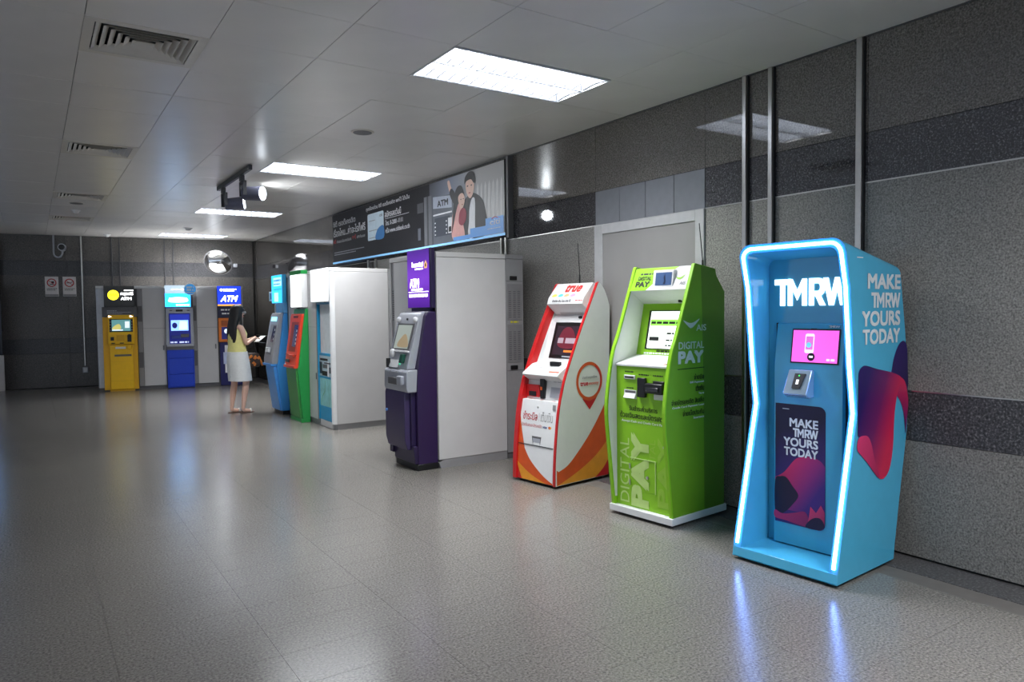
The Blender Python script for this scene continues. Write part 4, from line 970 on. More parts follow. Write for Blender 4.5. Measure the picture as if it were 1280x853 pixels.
bx('console_seam', mat('seam_red', (120, 30, 24), .5), cn, .0, w-.03, -.003, .01, .95, .956, .001)
sg = bx('sign_box', WHITE, t, .01, w, .09, .177, 1.62, 2.09, .006)
decal('sign_face', front(.09), rect(.018, w-.01, 1.628, 2.085), mat('lit_sign_white', (255, 255, 255), .4, emit=(248, 255, 252), es=2., vary=0), sg, .0015)
bx('green_cap', mat('cap_green', (30, 150, 70), .35), t, .005, w+.004, .086, .178, 2.092, 2.145, .004)
# light blue machine
t = thing('cash_machine', 'light blue cash machine with a grey console beside the standing woman', 'cash machine', (3.05, 11.50, 0), rot_right(0))
w = .50
part('cabinet', MB().prism([(.075, .06), (.01, .74), (.03, .80), (.13, 1.545), (.187, 1.545), (.187, .06)], 0, w, 'x'), BLU, t, .005)
part('front_door', MB().prism([(.075, .06), (.055, .06), (-.03, .68), (-.03, .735), (.03, .735)], .01, w-.05, 'x'), mat('cash_blue_front', (80, 154, 224), .35), t, .006)
bx('plinth', BLACK, t, .04, w-.01, .08, .187, 0, .062, .003)
cn = part('console', MB().prism([(.03, .775), (-.055, .775), (-.05, .86), (.07, 1.50), (.095, 1.545), (.13, 1.545)], .0, w-.035, 'x'), GREYL, t, .006)
pc = Plane((0, -.05, .86), (1, 0, 0), (0, .12, .64))
part('console_recess', MB().add([pc.at(a, b, o) for o in (-.002, .003) for a, b in [(.06, .05), (.36, .05), (.42, .52), (.10, .52)]], [(0, 1, 2, 3), (4, 5, 6, 7), (0, 1, 5, 4), (1, 2, 6, 5), (2, 3, 7, 6), (3, 0, 4, 7)]), mat('recess_grey', (140, 142, 148), .4), cn)
part('screen', MB().add([pc.at(a, b, o) for o in (0, .006) for a, b in [(.22, .25), (.36, .25), (.41, .50), (.27, .50)]], [(0, 1, 2, 3), (4, 5, 6, 7), (0, 1, 5, 4), (1, 2, 6, 5), (2, 3, 7, 6), (3, 0, 4, 7)]), mat('dark_screen', (30, 34, 50), .2, emit=(30, 40, 90), es=.3, vary=0), cn)
for k in range(3): decal('side_key', pc, rect(.36, .385, .28+.07*k, .31+.07*k), WPRINT, cn, .008)
part('receipt_mouth', MB().add([pc.at(a, b, o) for o in (0, .035) for a, b in rect(.12, .30, .08, .16)], [(0, 1, 2, 3), (4, 5, 6, 7), (0, 1, 5, 4), (1, 2, 6, 5), (2, 3, 7, 6), (3, 0, 4, 7)]), mat('pale_plastic', (205, 208, 212), .35), cn, .01)
decal('top_screen', pc, rect(.08, .38, .57, .635), mat('cyan_lit', (150, 225, 255), .3, emit=(150, 225, 255), es=1.3, vary=0), cn, .004)
bx('tray', BLU, t, -.005, w-.04, -.075, .03, .745, .776, .004)
bx('column', mat('pale_blue_column', (96, 160, 214), .4), t, .12, w, .12, .187, 1.548, 1.70, .004)
sg = bx('sign_box', mat('cyan_shell', (60, 170, 222), .35), t, -.10, w-.03, .12, .186, 1.695, 2.13, .006)
SGC = mat('cyan_sign_face', (40, 185, 240), .35, emit=(48, 190, 250), es=1.3, vary=0)
fc = decal('sign_face', front(.12), rect(-.094, w-.036, 1.70, 2.125), SGC, sg, .0015)
decal('sign_white', front(.12), rect(.02, w-.05, 1.96, 2.09), mat('sign_pale_cyan', (190, 240, 255), .3, emit=(180, 238, 255), es=1.1, vary=0), fc, .0025)
decal('sign_white', front(.12), rect(.05, .27, 1.72, 1.86), MATS['sign_pale_cyan'], fc, .0025)
dashes('sign_print', front(.12), [(.04, .42, 2.03, .03), (.04, .38, 1.98, .02), (.03, .44, 1.90, .015)], mat('sign_blue_print', (30, 140, 210), .4, emit=(30, 140, 215), es=.6, vary=0), fc, .004, 31)
hs = bx('side_sign', mat('pale_sign', (190, 220, 240), .35), t, -.29, -.105, .13, .15, 1.735, 1.885, .004)
decal('side_sign_picture', front(.13), rect(-.25, -.15, 1.76, 1.86), mat('sign_picture_blue', (50, 120, 190), .4), hs, .001)

# ---------------------------------------------------------------- back wall row
BR = RAD(-9); BO = Vector((1.18, 16.58, 0)); BEX = Vector((math.cos(BR), math.sin(BR), 0))
def brow(lx, ly=0): return BO+BEX*lx+Vector((-BEX.y, BEX.x, 0))*ly
t = thing('machine_booth', 'long pale booth along the back wall framing the yellow and blue cash machines', 'booth', brow(0), BR)
B0, B1 = -.11, 2.66
bx('side_panel', OFFW, t, B0, B0+.03, .13, 1.38, .07, 2.075, .004)
part('corner_post', MB().prism([(B0, .13), (B0+.03, .10), (B0+.14, .10), (B0+.14, .13)], .07, 2.075, 'z'), mat('pale_silver', (182, 184, 188), .35, .3), t)
bx('top_rail', WHITE, t, B0, B1, .10, 1.38, 2.08, 2.13, .004)
bx('plinth', GREYD, t, B0+.01, B1, .12, 1.38, 0, .068, .002)
for a0, a1, m_ in ((.625, .715, GREYP), (.72, 1.135, OFFW), (1.665, 1.735, GREYP), (1.74, 2.14, OFFW)):
    p_ = bx('front_panel' if m_ is OFFW else 'grille_strip', m_, t, a0, a1, .10, .125, .072, 2.076, .003)
    if m_ is OFFW:
        bx('door_handle', MATS['door_handle_grey'], p_, a1-.06, a1-.035, .088, .10, .80, .90, .003)
        part('door_seam', MB().box(a0+.001, a1-.001, .0988, .101, 1.255, 1.262), GREYP, p_)
    else:
        for z in (.45, 1.40): bx('vent_block', GREYD, p_, a0+.01, a1-.008, .094, .10, z, z+.32, .002)
bx('end_panel', OFFW, t, B1-.03, B1, .13, 1.38, .07, 2.076, .003)
bx('back_filler', GREYD, t, B0+.03, B1-.03, .13, .15, .07, 2.076, .002)

# yellow machine
YEL = mat('cash_yellow', (246, 192, 10), .38, vary=.03); YED = mat('cash_yellow_side', (226, 170, 16), .4, vary=.03)
t = thing('cash_machine', 'yellow cash machine at the left end of the back wall row', 'cash machine', brow(.0), BR)
bx('cabinet', YED, t, .0, .615, .0, .094, .03, 1.50, .005)
bx('front_door', YEL, t, .115, .53, -.03, .0, .04, .935, .006)
part('door_groove', MB().box(.13, .515, -.0315, -.028, .205, .212).box(.135, .515, -.0312, -.028, .60, .604), YED, t)
bx('plinth', YED, t, .10, .54, -.01, .09, 0, .032, .003)
cn = part('console', MB().prism([(.0, .95), (-.06, .95), (-.07, 1.0), (-.05, 1.16), (-.02, 1.55), (.0, 1.555)], .095, .565, 'x'), YEL, t, .008)
pc = Plane((0, -.05, 1.16), (1, 0, 0), (0, .03, .39))
sf = part('screen_frame', MB().add([pc.at(a, b, o) for o in (-.002, .006) for a, b in rect(.125, .54, .04, .30)], [(0, 1, 2, 3), (4, 5, 6, 7), (0, 1, 5, 4), (1, 2, 6, 5), (2, 3, 7, 6), (3, 0, 4, 7)]), BLACK, cn)
sc = decal('screen', pc, rect(.165, .50, .06, .285), mat('teal_screen', (80, 130, 140), .25, emit=(96, 150, 150), es=.8, vary=0), sf, .008)
decal('screen_picture', pc, smooth([(.17, .10), (.22, .17), (.30, .20), (.33, .12), (.28, .075)], 3), mat('screen_gold', (200, 190, 110), .3, emit=(205, 195, 110), es=.8, vary=0), sc, .009)
decal('screen_figure', pc, rect(.40, .48, .12, .25), mat('screen_pale_blue', (210, 225, 235), .3, emit=(215, 228, 238), es=1., vary=0), sc, .009)
decal('screen_strip', pc, rect(.17, .36, .068, .09), MATS['screen_pale_blue'], sc, .0095)
for s_ in (.14, .525):
    for k in range(4): decal('side_key', pc, rect(s_-.008, s_+.008, .07+.055*k, .085+.055*k), GREYL, sf, .0075)
for a in (.14, .52): part('lamp', MB().add([pc.at(p, q, .006) for p, q in ((a-.03, .335), (a+.03, .35), (a-.03, .375))], [(0, 1, 2)]), mat('lit_corner', (255, 255, 255), .3, emit=(255, 255, 245), es=3, vary=0), cn, fix=False)
bx('recess', YED, cn, .245, .385, -.075, -.06, 1.02, 1.14, .004)
bx('keypad', BLACK, cn, .14, .20, -.085, -.065, 1.03, 1.10, .004); part('handset', MB().box(.44, .51, -.105, -.06, 1.0, 1.13).ell((.475, -.09, 1.12), .04, .03, .035, 10, 6), BLACK, cn, .004)
bx('slot_label', BLACK, cn, .15, .215, -.074, -.068, .965, .985, .001); bx('slot_label', BLACK, cn, .30, .37, -.074, -.068, .965, .985, .001)
bx('note_slot', WHITE, t, .215, .40, -.045, -.03, .86, .90, .004); bx('note_roller', YEL, t, .43, .51, -.085, -.03, .85, .935, .012)
bx('label_strip', GREYD, t, .195, .50, -.033, -.03, .705, .745, .001)
hb = bx('header_box', GREYD, t, .0, .625, -.02, .094, 1.505, 1.705, .004)
dashes('header_print', front(-.02), [(.09, .26, 1.62, .014), (.09, .52, 1.59, .012), (.09, .36, 1.56, .01)], GREYL, hb, .0015, 41)
sg = bx('sign_box', mat('charcoal_sign', (74, 74, 74), .45), t, .035, .58, .04, .094, 1.71, 2.13, .004)
ps = front(.04)
decal('yellow_disc', ps, disc(.205, 1.945, .10), mat('lit_yellow', (250, 230, 40), .4, emit=(245, 228, 40), es=2.6, vary=0), sg, .002)
part('wave_emblem', MB().tube([ps.at(a, b, .003) for a, b in smooth([(.13, 1.92), (.155, 1.975), (.18, 1.92), (.205, 1.975), (.23, 1.92), (.255, 1.975), (.28, 1.92)], 3, False)], .006, 6), mat('emblem_amber', (220, 180, 20), .4, emit=(215, 175, 20), es=1., vary=0), sg)
text('thai_lettering', ps, 'กรุงศรี', .335, .56, 1.925, 2.01, LITW, sg, .03, .003)
text('lettering', ps, 'ATM', .335, .53, 1.845, 1.90, LITW, sg, .03, .003)
dashes('small_print', ps, [(.40, .565, 2.03, .02)], LITW, sg, .003, 42)

# middle blue machine
BLD = mat('royal_blue', (22, 64, 196), .35, vary=.03)
def blue_machine(label, loc, rz):
    t = thing('cash_machine', label, 'cash machine', loc, rz)
    bx('cabinet', BLD, t, .0, .515, .0, .095, .01, .80, .006)
    bx('door_panel', BLD, t, .03, .50, -.02, .0, .30, .62, .008); bx('door_panel', BLD, t, .03, .50, -.014, .0, .63, .785, .008); bx('door_panel', BLD, t, .03, .50, -.014, .0, .03, .29, .008)
    bx('column', GREYP, t, .0, .515, .03, .095, .80, 1.69, .003)
    fr = part('console_frame', MB().box(.0, .515, -.06, .03, .87, .925).box(.0, .515, -.06, .03, 1.565, 1.665).box(.0, .055, -.06, .03, .925, 1.565).box(.46, .515, -.06, .03, .925, 1.565), GREYL, t, .008)
    part('recess', MB().box(.055, .46, .01, .03, .925, 1.565), mat('recess_navy', (18, 26, 96), .3, emit=(18, 30, 150), es=.35, vary=0), fr)
    pl = front(.01)
    decal('screen', pl, rect(.09, .42, 1.20, 1.42), mat('blue_white_screen', (130, 165, 225), .3, emit=(120, 160, 240), es=2., vary=0), fr, .002)
    decal('screen_figure', pl, disc(.16, 1.31, .05, 16, .06), mat('recess_navy', (0, 0, 0)), fr, .003)
    decal('screen_sheet', pl, [(.24, 1.22), (.40, 1.22), (.40, 1.39), (.26, 1.40)], mat('screen_pale_blue', (0, 0, 0)), fr, .003)
    decal('blue_bar', pl, rect(.075, .44, 1.42, 1.54), mat('bar_blue', (30, 50, 170), .3, emit=(34, 56, 200), es=.5, vary=0), fr, .002)
    bx('note_slot', GREYD, fr, .27, .43, -.03, .01, 1.06, 1.13, .006); bx('note_slot', mat('slot_blue', (60, 80, 170), .3), fr, .10, .28, -.01, .01, 1.04, 1.10, .004)
    dashes('key_strip', pl, [(.07, .20, .945, .03), (.24, .42, .945, .03)], mat('key_lit', (210, 220, 245), .3, emit=(200, 212, 250), es=.8, vary=0), fr, .004, 44)
    bx('top_speaker', BLACK, fr, .19, .32, -.066, -.06, 1.60, 1.64, .003)
    for a in (.07, .40): bx('top_marks', GREYD, fr, a, a+.05, -.062, -.06, 1.61, 1.63, .001)
    sg = bx('sign_box', mat('sign_shell_white', (225, 228, 232), .35), t, -.01, .478, .0, .095, 1.695, 2.145, .004)
    ps = front(0)
    decal('sign_face', ps, rect(-.005, .474, 1.70, 1.975), mat('azure_sign', (20, 160, 240), .35, emit=(30, 150, 255), es=5., vary=0), sg, .002)
    decal('sign_top', ps, rect(-.005, .474, 1.98, 2.14), mat('sign_top_white', (215, 232, 245), .35, emit=(200, 225, 245), es=.75, vary=0), sg, .002)
    decal('sign_glow_band', ps, smooth([(.05, 1.82), (.10, 1.88), (.24, 1.90), (.40, 1.88), (.43, 1.82), (.35, 1.79), (.12, 1.79)], 4), mat('azure_bright', (130, 220, 255), .3, emit=(130, 222, 255), es=7., vary=0), sg, .003)
    dashes('sign_print', ps, [(.07, .40, 1.85, .035), (.15, .36, 1.80, .02), (.20, .45, 1.72, .03), (.12, .36, 2.05, .02)], LITW, sg, .004, 45)
    bg = part('round_badge', MB().cyl((.475, -.025, 2.062), (.475, -.005, 2.062), .122, None, 32), mat('badge_white', (235, 240, 245), .35), t, smooth=True)
    pb = front(-.025)
    decal('badge_disc', pb, disc(.475, 2.062, .108, 32), mat('badge_blue', (60, 150, 215), .35, emit=(50, 140, 210), es=.5, vary=0), bg, .001)
    decal('badge_ribbon', pb, [(.40, 1.985), (.56, 1.985), (.575, 2.005), (.385, 2.005)], WPRINT, bg, .002)
    dashes('badge_print', pb, [(.405, .545, 2.085, .035), (.41, .54, 2.03, .035)], WPRINT, bg, .002, 46)
    return t
blue_machine('royal blue cash machine with silver console and round badge, between two pale booth doors', brow(1.15), BR)
# dark blue machine behind the woman
NVB = mat('navy_blue', (22, 24, 92), .35, vary=.03); ORA = mat('console_orange', (226, 120, 30), .38)
t = thing('cash_machine', 'navy blue cash machine with an orange console half hidden behind the woman', 'cash machine', brow(2.15), BR)
bx('cabinet', NVB, t, .02, .48, .0, .095, .01, 1.45, .006)
bx('plinth', BLACK, t, .03, .47, .02, .095, 0, .012, .001)
cn = bx('console', ORA, t, -.0, .44, -.05, .0, .94, 1.45, .012)
bx('recess', mat('recess_dark_blue', (28, 34, 104), .3, emit=(30, 40, 130), es=.25, vary=0), cn, .06, .38, -.054, -.05, 1.0, 1.26, .003); bx('recess', mat('recess_orange', (170, 84, 24), .4), cn, .06, .38, -.054, -.05, 1.28, 1.40, .003)
decal('logo', front(-.054), disc(.16, 1.17, .05, 18), MATS['screen_pale_blue'], cn)
bx('notice_panel', mat('notice_navy', (24, 26, 66), .4), t, .0, .48, .02, .095, 1.455, 1.70, .004)
dashes('notice_print', front(.02), [(.06, .30, 1.61, .03), (.08, .32, 1.53, .03)], WPRINT, t, .002, 48)
sg = bx('sign_box', mat('sign_navy_shell', (24, 30, 100), .35), t, -.005, .475, .02, .095, 1.705, 2.135, .004)
ps = front(.02)
decal('sign_face', ps, rect(.0, .47, 1.745, 2.13), mat('ultramarine_sign', (22, 50, 180), .35, emit=(24, 54, 205), es=1.6, vary=0), sg, .002)
decal('orange_strip', ps, rect(.0, .47, 1.708, 1.742), mat('lit_orange', (250, 180, 90), .4, emit=(250, 180, 90), es=1., vary=0), sg, .002)
text('lettering', ps, 'ATM', .06, .41, 1.80, 1.93, LITW, sg, .03, .003, slant=.35)
dashes('sign_print', ps, [(.12, .38, 2.05, .025), (.12, .34, 2.02, .014)], LITW, sg, .003, 49); decal('round_emblem', ps, disc(.08, 2.05, .028, 16), LITW, sg, .003)
bx('paper_sheet', WPRINT, t, .115, .30, -.004, -.0015, .28, .87, .001); bx('paper_sheet', mat('pale_blue_paper', (190, 200, 230), .5), t, .085, .16, -.006, -.004, .47, .72, .001)
# one more of the row, past the left edge
blue_machine('royal blue cash machine past the left edge of the view', (-1.10, 16.98, 0), BR)

# ---------------------------------------------------------------- poster on the right wall
PY1, PY2, PZ1, PZ2 = 6.70, 12.16, 2.375, 3.212
t = thing('wall_poster', 'long dark advertising board high on the wall above the booths', 'poster', (4.385, PY2, 0), rot_right(0))
PW = PY2-PY1
def py(y): return PY2-y
DK = mat('poster_charcoal', (40, 39, 42), .45, vary=.02, spec=.2)
bd = bx('board', mat('poster_frame', (30, 30, 32), .35), t, 0, PW, .0, .075, PZ1, PZ2, .003)
pl = front(0)
decal('dark_field', pl, rect(.01, py(8.50), PZ1+.03, PZ2-.01), DK, bd, .001)
decal('photo_background', pl, rect(py(8.50), PW-.01, PZ1+.03, PZ2-.01), gradmat('poster_sky', (52, 52, 58), (176, 174, 172), (py(8.5), 0, 2.6), (py(7.2), 0, 2.8), mid=(128, 134, 150)), bd, .001)
LBL = mat('poster_blue_line', (140, 195, 235), .4, emit=(120, 185, 235), es=.45, vary=0)
decal('blue_line', pl, rect(.0, PW, PZ1+.002, PZ1+.03), LBL, bd, .002)
WP = mat('poster_white', (232, 232, 234), .4); RP = mat('poster_red', (196, 40, 40), .4)
for s_, y0, y1, z0, z1, m_, b_ in (('ซิตี้ เรดดี้เครดิต', 12.10, 11.09, 3.0, 3.10, WP, .01), ('เรื่องไหน...ค่าอะไรก็ฟรี', 12.10, 10.68, 2.83, 2.965, WP, .015), ('ทุกเรื่องด่วน ซิตี้ เรดดี้เครดิต พกไว้ ได้เป็น', 10.63, 9.09, 3.085, 3.165, WP, .01),
        ('สมัครเลยวันนี้', 9.93, 9.37, 2.93, 3.03, WP, .01), ('โทร. 0-2081-1111', 9.91, 9.32, 2.81, 2.885, WP, .01), ('หรือ www.citibank.co.th', 9.91, 9.10, 2.70, 2.775, WP, .01),
        ('ฟรี', 12.10, 11.98, 2.72, 2.79, RP, .01), ('ค่าธรรมเนียมกดเงินสด', 11.95, 11.28, 2.72, 2.775, WP, .0), ('ทุกตู้', 11.24, 11.08, 2.72, 2.80, RP, .01), ('ATM ทั่วประเทศ', 11.04, 10.70, 2.725, 2.775, WP, .0)):
    text('thai_lettering', pl, s_, py(y0), py(y1), z0, z1, m_, bd, b_, .003)
dashes('small_print', pl, [(py(12.08), py(10.75), 2.555, .014), (py(12.08), py(11.1), 2.52, .014)], GREYL, bd, .002, 51)
decal('rule', pl, rect(py(9.93), py(9.12), 2.908, 2.914), WP, bd, .002)
cd = decal('card_picture', pl, rrect(py(10.585), py(9.975), 2.64, 3.045, .03), mat('card_pale', (205, 222, 232), .35), bd, .003)
decal('card_cloud', pl, smooth([(py(10.28), 2.645), (py(10.24), 2.76), (py(10.12), 2.82), (py(9.98), 2.82), (py(9.98), 2.645)], 4), mat('card_cloud_blue', (50, 120, 180), .4), cd, .004)
dashes('card_print', pl, [(py(10.53), py(10.3), 2.93, .012), (py(10.53), py(10.2), 2.78, .012), (py(10.53), py(10.3), 2.67, .012)], GREYP, cd, .004, 52)
text('lettering', pl, 'citi', py(10.12), py(10.02), 2.965, 3.01, GREYD, cd, .01, .004)
# pictured cash machines
MG = mat('poster_machine_grey', (92, 96, 104), .4)
decal('picture_column', pl, rect(py(8.66), py(8.44), 2.41, 3.05), mat('poster_column', (104, 106, 110), .4), bd, .002)
decal('picture_column', pl, rect(py(8.58), py(8.53), 2.41, 3.05), mat('poster_column_dark', (60, 61, 65), .4), bd, .003)
decal('picture_machine', pl, rect(py(8.40), py(7.86), 2.41, 3.0), MG, bd, .002)
decal('picture_sign', pl, [(py(8.40), 2.87), (py(7.90), 2.83), (py(7.90), 2.98), (py(8.40), 3.02)], mat('poster_sign_pale', (170, 176, 190), .4), bd, .003)
text('lettering', pl, 'ATM', py(8.28), py(7.99), 2.875, 2.955, INK, bd, .03, .004)
decal('picture_slot', pl, rect(py(8.40), py(7.90), 2.77, 2.79), WP, bd, .003); decal('picture_recess', pl, rect(py(8.36), py(7.95), 2.5, 2.74), mat('poster_machine_dark', (54, 60, 72), .4), bd, .003)
for k in range(4):
    decal('picture_key', pl, rect(py(8.36), py(8.33), 2.52+.05*k, 2.535+.05*k), WP, bd, .004); decal('picture_key', pl, rect(py(8.06), py(8.03), 2.52+.05*k, 2.535+.05*k), WP, bd, .004)
decal('picture_label', pl, rect(py(8.0), py(7.90), 2.52, 2.71), WP, bd, .004); decal('picture_label', pl, rect(py(7.985), py(7.915), 2.535, 2.60), INK, bd, .005)
decal('picture_label', pl, rect(py(8.85), py(8.77), 2.50, 2.66), MG, bd, .002); decal('picture_label', pl, rect(py(8.86), py(8.68), 2.86, 2.99), mat('poster_dim_sign', (74, 74, 78), .4), bd, .002)
for k in range(7):   # pale railings behind the couple
    x = py(7.30)+.085*k
    decal('picture_railing', pl, [(x, 2.60), (x+.04, 2.60), (x+.05, 2.98), (x+.03, 3.03), (x+.005, 2.98)], mat('poster_pale', (205, 203, 200), .4), bd, .003)
SK = mat('poster_skin', (226, 188, 170), .45); HB = mat('poster_hair', (28, 24, 26), .4)
# man
decal('pictured_man_jacket', pl, smooth([(py(7.66), 2.44), (py(7.66), 2.75), (py(7.60), 2.86), (py(7.46), 2.93), (py(7.32), 2.92), (py(7.16), 2.82), (py(7.08), 2.62), (py(7.06), 2.42)], 4), mat('poster_jacket', (62, 58, 58), .5), bd, .004)
decal('pictured_man_shirt', pl, smooth([(py(7.50), 2.43), (py(7.48), 2.70), (py(7.42), 2.86), (py(7.34), 2.86), (py(7.34), 2.64), (py(7.36), 2.43)], 4), WP, bd, .005)
decal('pictured_man_face', pl, smooth([(py(7.54), 3.08), (py(7.53), 2.96), (py(7.45), 2.88), (py(7.37), 2.94), (py(7.35), 3.06), (py(7.44), 3.12)], 4), SK, bd, .006)
decal('pictured_man_hair', pl, smooth([(py(7.57), 3.06), (py(7.56), 3.14), (py(7.46), 3.195), (py(7.35), 3.17), (py(7.32), 3.06), (py(7.36), 3.05), (py(7.42), 3.10), (py(7.53), 3.09)], 4), HB, bd, .007)
for a in (7.50, 7.41): decal('pictured_eye', pl, disc(py(a), 3.03, .018, 10, .008), HB, bd, .0075)
decal('pictured_mouth', pl, disc(py(7.455), 2.945, .025, 10, .007), mat('poster_lips', (180, 90, 90), .5), bd, .0075)
decal('pictured_lapel', pl, [(py(7.52), 2.45), (py(7.50), 2.86), (py(7.46), 2.90), (py(7.48), 2.60)], HB, bd, .0055)
# woman
decal('pictured_arm', pl, smooth([(py(7.98), 3.08), (py(8.0), 3.16), (py(7.95), 3.16), (py(7.90), 3.06), (py(7.84), 2.97), (py(7.90), 2.94)], 4), SK, bd, .004)
decal('pictured_sleeve', pl, smooth([(py(7.95), 3.0), (py(7.90), 3.06), (py(7.80), 2.98), (py(7.72), 2.86), (py(7.84), 2.86)], 4), HB, bd, .0045)
decal('pictured_woman_dress', pl, smooth([(py(7.88), 2.43), (py(7.90), 2.65), (py(7.84), 2.80), (py(7.74), 2.86), (py(7.66), 2.78), (py(7.62), 2.60), (py(7.60), 2.43)], 4), mat('poster_pink', (224, 166, 158), .45), bd, .005)
decal('pictured_woman_hair', pl, smooth([(py(7.90), 2.52), (py(7.86), 2.80), (py(7.82), 2.98), (py(7.74), 3.06), (py(7.64), 3.05), (py(7.58), 2.94), (py(7.60), 2.90), (py(7.74), 2.84), (py(7.86), 2.60)], 4), HB, bd, .006)
decal('pictured_woman_face', pl, smooth([(py(7.73), 2.93), (py(7.70), 2.82), (py(7.64), 2.78), (py(7.58), 2.84), (py(7.575), 2.92), (py(7.64), 2.97)], 4), SK, bd, .007)
for a in (7.66, 7.60): decal('pictured_eye', pl, disc(py(a), 2.895, .014, 10, .006), HB, bd, .0085)
decal('pictured_mouth', pl, disc(py(7.63), 2.83, .018, 10, .006), mat('poster_lips', (0, 0, 0)), bd, .0085)
decal('pictured_flowers', pl, smooth([(py(7.72), 2.62), (py(7.70), 2.74), (py(7.62), 2.79), (py(7.54), 2.74), (py(7.55), 2.64), (py(7.63), 2.58)], 4), mat('poster_flower_red', (150, 40, 60), .5), bd, .008)
PB = mat('poster_blue', (92, 150, 214), .4, emit=(80, 140, 205), es=.15, vary=0)
decal('blue_step', pl, [(py(7.86), 2.41), (py(6.72), 2.41), (py(6.72), 2.60), (py(7.10), 2.60), (py(7.10), 2.52), (py(7.45), 2.52), (py(7.45), 2.455), (py(7.86), 2.455)], PB, bd, .009)
text('lettering', pl, 'citi', py(7.0), py(6.79), 2.515, 2.575, WP, bd, .01, .011)
part('logo_arc', MB().tube([pl.at(a, b, .011) for a, b in smooth([(py(6.96), 2.583), (py(6.90), 2.60), (py(6.83), 2.583)], 4, False)], .004, 6), RP, bd)
dashes('logo_print', pl, [(py(7.05), py(6.78), 2.47, .008)], WP, bd, .011, 53)
bx('end_post', GREYD, t, PW+.002, PW+.05, .01, .078, PZ1-.03, PZ2+.03, .004)

# ---------------------------------------------------------------- the woman at the machine
PH = RAD(14)
wt = thing('person', 'woman with long black hair, yellow sleeveless top and white skirt, standing holding papers', 'person', (2.645, 11.68, 0), PH)
SKIN = mat('skin', (226, 182, 160), .5, vary=.03)
def skinned(name, pts, edges, m, parent, sub=2, root=0):
    """pts: (x, y, z, rx, ry) one vertex per joint, grown by a Skin modifier"""
    me = bpy.data.meshes.new(name); me.from_pydata([p[:3] for p in pts], edges, [])
    me.materials.append(m)
    o = bpy.data.objects.new(name, me); C.objects.link(o); o.parent = parent
    sk = o.modifiers.new('skin', 'SKIN'); sk.use_smooth_shade = True
    if not me.skin_vertices: me.attributes
    for i, p in enumerate(pts):
        v = me.skin_vertices[0].data[i]; v.radius = (p[3], p[4] if len(p) > 4 else p[3]); v.use_root = (i == root)
    sb = o.modifiers.new('subdivision', 'SUBSURF'); sb.levels = sub; sb.render_levels = sub
    return o
P = [(0, 0, .90, .125, .105), (-.005, 0, 1.04, .10, .085), (.0, 0, 1.18, .115, .09), (-.005, 0, 1.30, .10, .075), (.0, 0, 1.375, .05, .05), (.02, 0, 1.43, .042, .045), (.035, 0, 1.475, .055, .06), (.04, 0, 1.55, .072, .082), (.03, 0, 1.60, .06, .07)]
E_ = [(i, i+1) for i in range(8)]
def limb(start, pts):
    a = start
    for p in pts:
        P.append(p); E_.append((a, len(P)-1)); a = len(P)-1
    return a
for s in (1, -1):
    k = -.055*s
    limb(0, [(.0+k*.3, .085*s, .82, .088), (.03+k, .085*s, .66, .075), (.035+k, .08*s, .47, .05), (.01+k, .08*s, .33, .052), (-.02+k, .078*s, .10, .03), (-.03+k, .078*s, .045, .032, .03), (.05+k, .08*s, .032, .03, .022), (.12+k, .083*s, .022, .026, .015)])
hands = []
for s, el, wr in ((1, (.03, .20, 1.08), (.235, .10, 1.13)), (-1, (.05, -.185, 1.07), (.24, -.06, 1.145))):
    e = limb(3, [(-.01, .135*s, 1.335, .05), (-.005, .175*s, 1.30, .046), (.015, .19*s, 1.19, .039), el+(.033,), ((el[0]+wr[0])/2, (el[1]+wr[1])/2, (el[2]+wr[2])/2, .03), wr+(.021, .024), (wr[0]+.05, wr[1]-.01*s, wr[2]+.01, .026, .018)])
    base = Vector(P[e][:3])
    fwd = Vector((.9, -.15*s, .10)).normalized()
    for q, (dy, ln) in enumerate(((-.024, .055), (-.008, .066), (.008, .062), (.023, .05))):
        b0 = base+Vector((.012, dy, 0)); b1 = b0+fwd*ln*.5; b2 = b1+Vector((.6, 0, -.7)).normalized()*ln*.5
        limb(e, [tuple(b0)+(.009,), tuple(b1)+(.0085,), tuple(b2)+(.007,)])
    th = base+Vector((-.03, -.028*s, .01)); limb(e-0, [tuple(th)+(.010,), tuple(th+Vector((.03, -.014*s, .012)))+(.009,), tuple(th+Vector((.055, -.01*s, .014)))+(.0075,)])
body = skinned('body', P, E_, SKIN, wt, 2)
